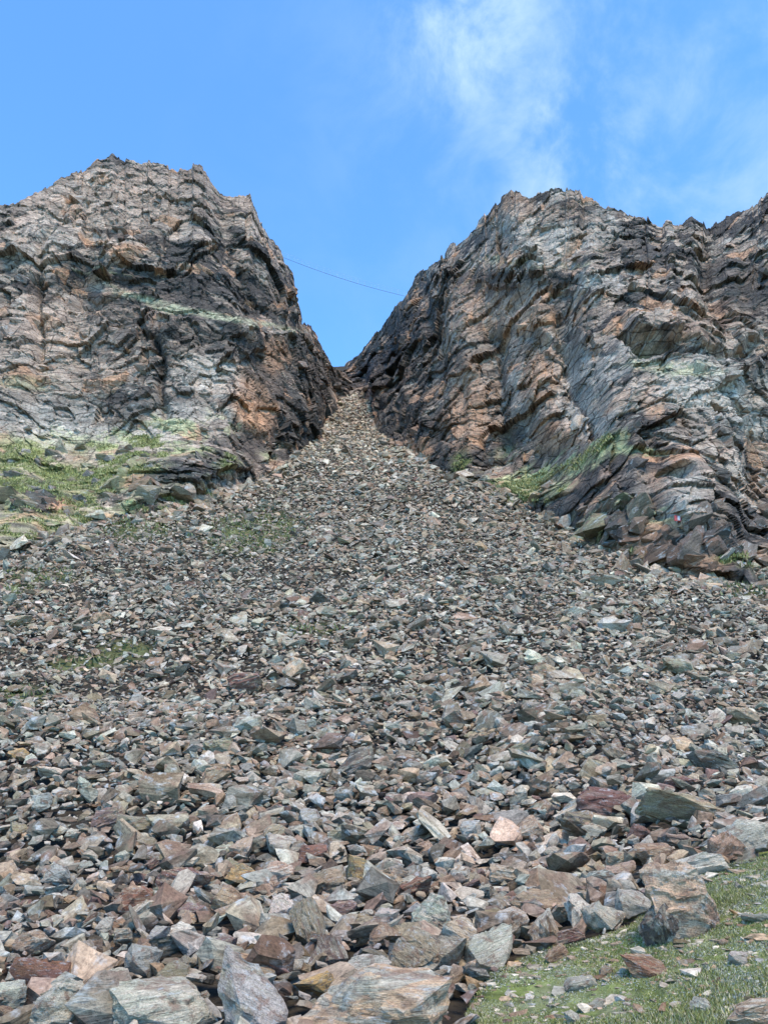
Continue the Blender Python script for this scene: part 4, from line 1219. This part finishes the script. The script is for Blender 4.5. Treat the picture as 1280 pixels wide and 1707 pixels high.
# pebbles sunk in the turf
r = np.random.default_rng(12)
n = 6500
y = r.uniform(3.6, 11.5, n)
x = r.uniform(.06, .60, n) * (y + .3)
p = np.stack([x, y, terrain(x, y)], 1)
px, py = project(p)
cov = fbm(p * 1.5, 3, 61)
ok = in_poly(px, py, GRASS_POLY) & (px < 1400) & (py < 1780) & (cov < .35)
p = p[ok]
n = len(p)
L = np.minimum(.026 * np.exp(r.normal(0, .6, n)), .10)
V, Fa, C, Rc, off = [], [], [], [], 0
for i in range(n):
    v, f = LOW[i % 60]
    a = r.uniform(0, 6.28)
    R3 = np.array([[math.cos(a), -math.sin(a), 0], [math.sin(a), math.cos(a), 0], [0, 0, 1]])
    loc = v * L[i] * np.array((1, 1, .7))
    V.append(loc @ R3.T + p[i] + np.array((0, 0, -L[i] * .03)))
    Fa.append(f + off)
    off += len(v)
    k = KEYS[r.choice(12, p=np.array([.34, .08, .15, .05, .14, .06, .02, .01, .01, .02, .02, .10]))]
    C.append(np.tile(np.array(PAL[k]) * r.uniform(.8, 1.2), (len(v), 1)))
    Rc.append(loc + r.uniform(-50, 50, 3))
link('pebbles', mesh_np('pebbles', np.concatenate(V), np.concatenate(Fa), M_SCREE, np.concatenate(C), np.concatenate(Rc)), kind='stuff', label='pale pebbles strewn through the turf')

# ------------------------------------------------------------------ the footbridge across the gap
M_STEEL = plain('weathered_steel', (.55, .58, .62), .5, .0)


def tube(name, pts, rad, mat, parent, flat=None):
    pts = [Vector(q) for q in pts]
    V, Fc = [], []
    k = 5
    for i, q in enumerate(pts):
        d = (pts[min(i + 1, len(pts) - 1)] - pts[max(i - 1, 0)]).normalized()
        s = d.cross(Vector((0, 0, 1)))
        s = Vector((1, 0, 0)) if s.length < .05 else s.normalized()
        u = s.cross(d)
        for j in range(k):
            a = 2 * math.pi * j / k
            V.append(q + s * math.cos(a) * (flat or rad) + u * math.sin(a) * rad)
    for i in range(len(pts) - 1):
        for j in range(k):
            Fc.append((i * k + j, i * k + (j + 1) % k, (i + 1) * k + (j + 1) % k, (i + 1) * k + j))
    me = bpy.data.meshes.new(name)
    me.from_pydata([tuple(v) for v in V], [], Fc + [])
    me.materials.append(mat)
    return link(name, me, parent)


bridge = link('suspension_bridge', None, category='bridge', label='thin suspension footbridge sagging across the sky gap between both peaks')
A, B = Vector(at_depth(462, 425, 128.0)), Vector(at_depth(690, 497, 139.0))
bridge.location = (0, 0, 0)
NP = 41


def span(t, dz=0.0, dyy=0.0):
    q = A.lerp(B, t)
    return q + Vector((0, dyy, dz - 4 * .75 * t * (1 - t)))


ts = [i / (NP - 1) for i in range(NP)]
tube('deck', [span(t) for t in ts], .012, M_STEEL, bridge, .05)
for sdy in (-.35, .35):
    tube('handrail_cable', [span(t, .95, sdy) for t in ts], .009, M_STEEL, bridge)
    for t in ts[1:-1:2]:
        tube('hanger', [span(t, 0, sdy * .8), span(t, .95, sdy)], .008, M_STEEL, bridge)

# ------------------------------------------------------------------ red and white trail mark on the outcrop
bpy.context.view_layer.update()
ray_m = Vector(ray(1129, 864)).normalized()
base = SC.ray_cast(bpy.context.evaluated_depsgraph_get(), Vector(EYE), ray_m)[1]
M_RED, M_WHITE = plain('red_paint', (.42, .055, .06), .6), plain('white_paint', (.62, .58, .56), .6)
mk = link('trail_marker', None, category='trail marker', label='small red and white trail marker on the dark outcrop')
mk.location = base - ray_m * .30
mk.rotation_euler = (math.radians(-12), math.radians(8), math.radians(-10))


def plate(name, w, h, d, y, mat, cx=0, cz=0):
    bm = bmesh.new()
    bmesh.ops.create_cube(bm, size=1)
    bmesh.ops.scale(bm, vec=(w, d, h), verts=bm.verts)
    bmesh.ops.bevel(bm, geom=bm.edges[:], offset=.008, segments=1, affect='EDGES')
    bmesh.ops.translate(bm, vec=(cx, y, cz), verts=bm.verts)
    me = bpy.data.meshes.new(name)
    bm.to_mesh(me)
    bm.free()
    me.materials.append(mat)
    link(name, me, mk)


plate('red_panel', .40, .40, .04, 0, M_RED)
plate('white_stripe', .16, .32, .02, -.03, M_WHITE, .06)
plate('fixing_post', .05, .36, .3, .17, M_STEEL)
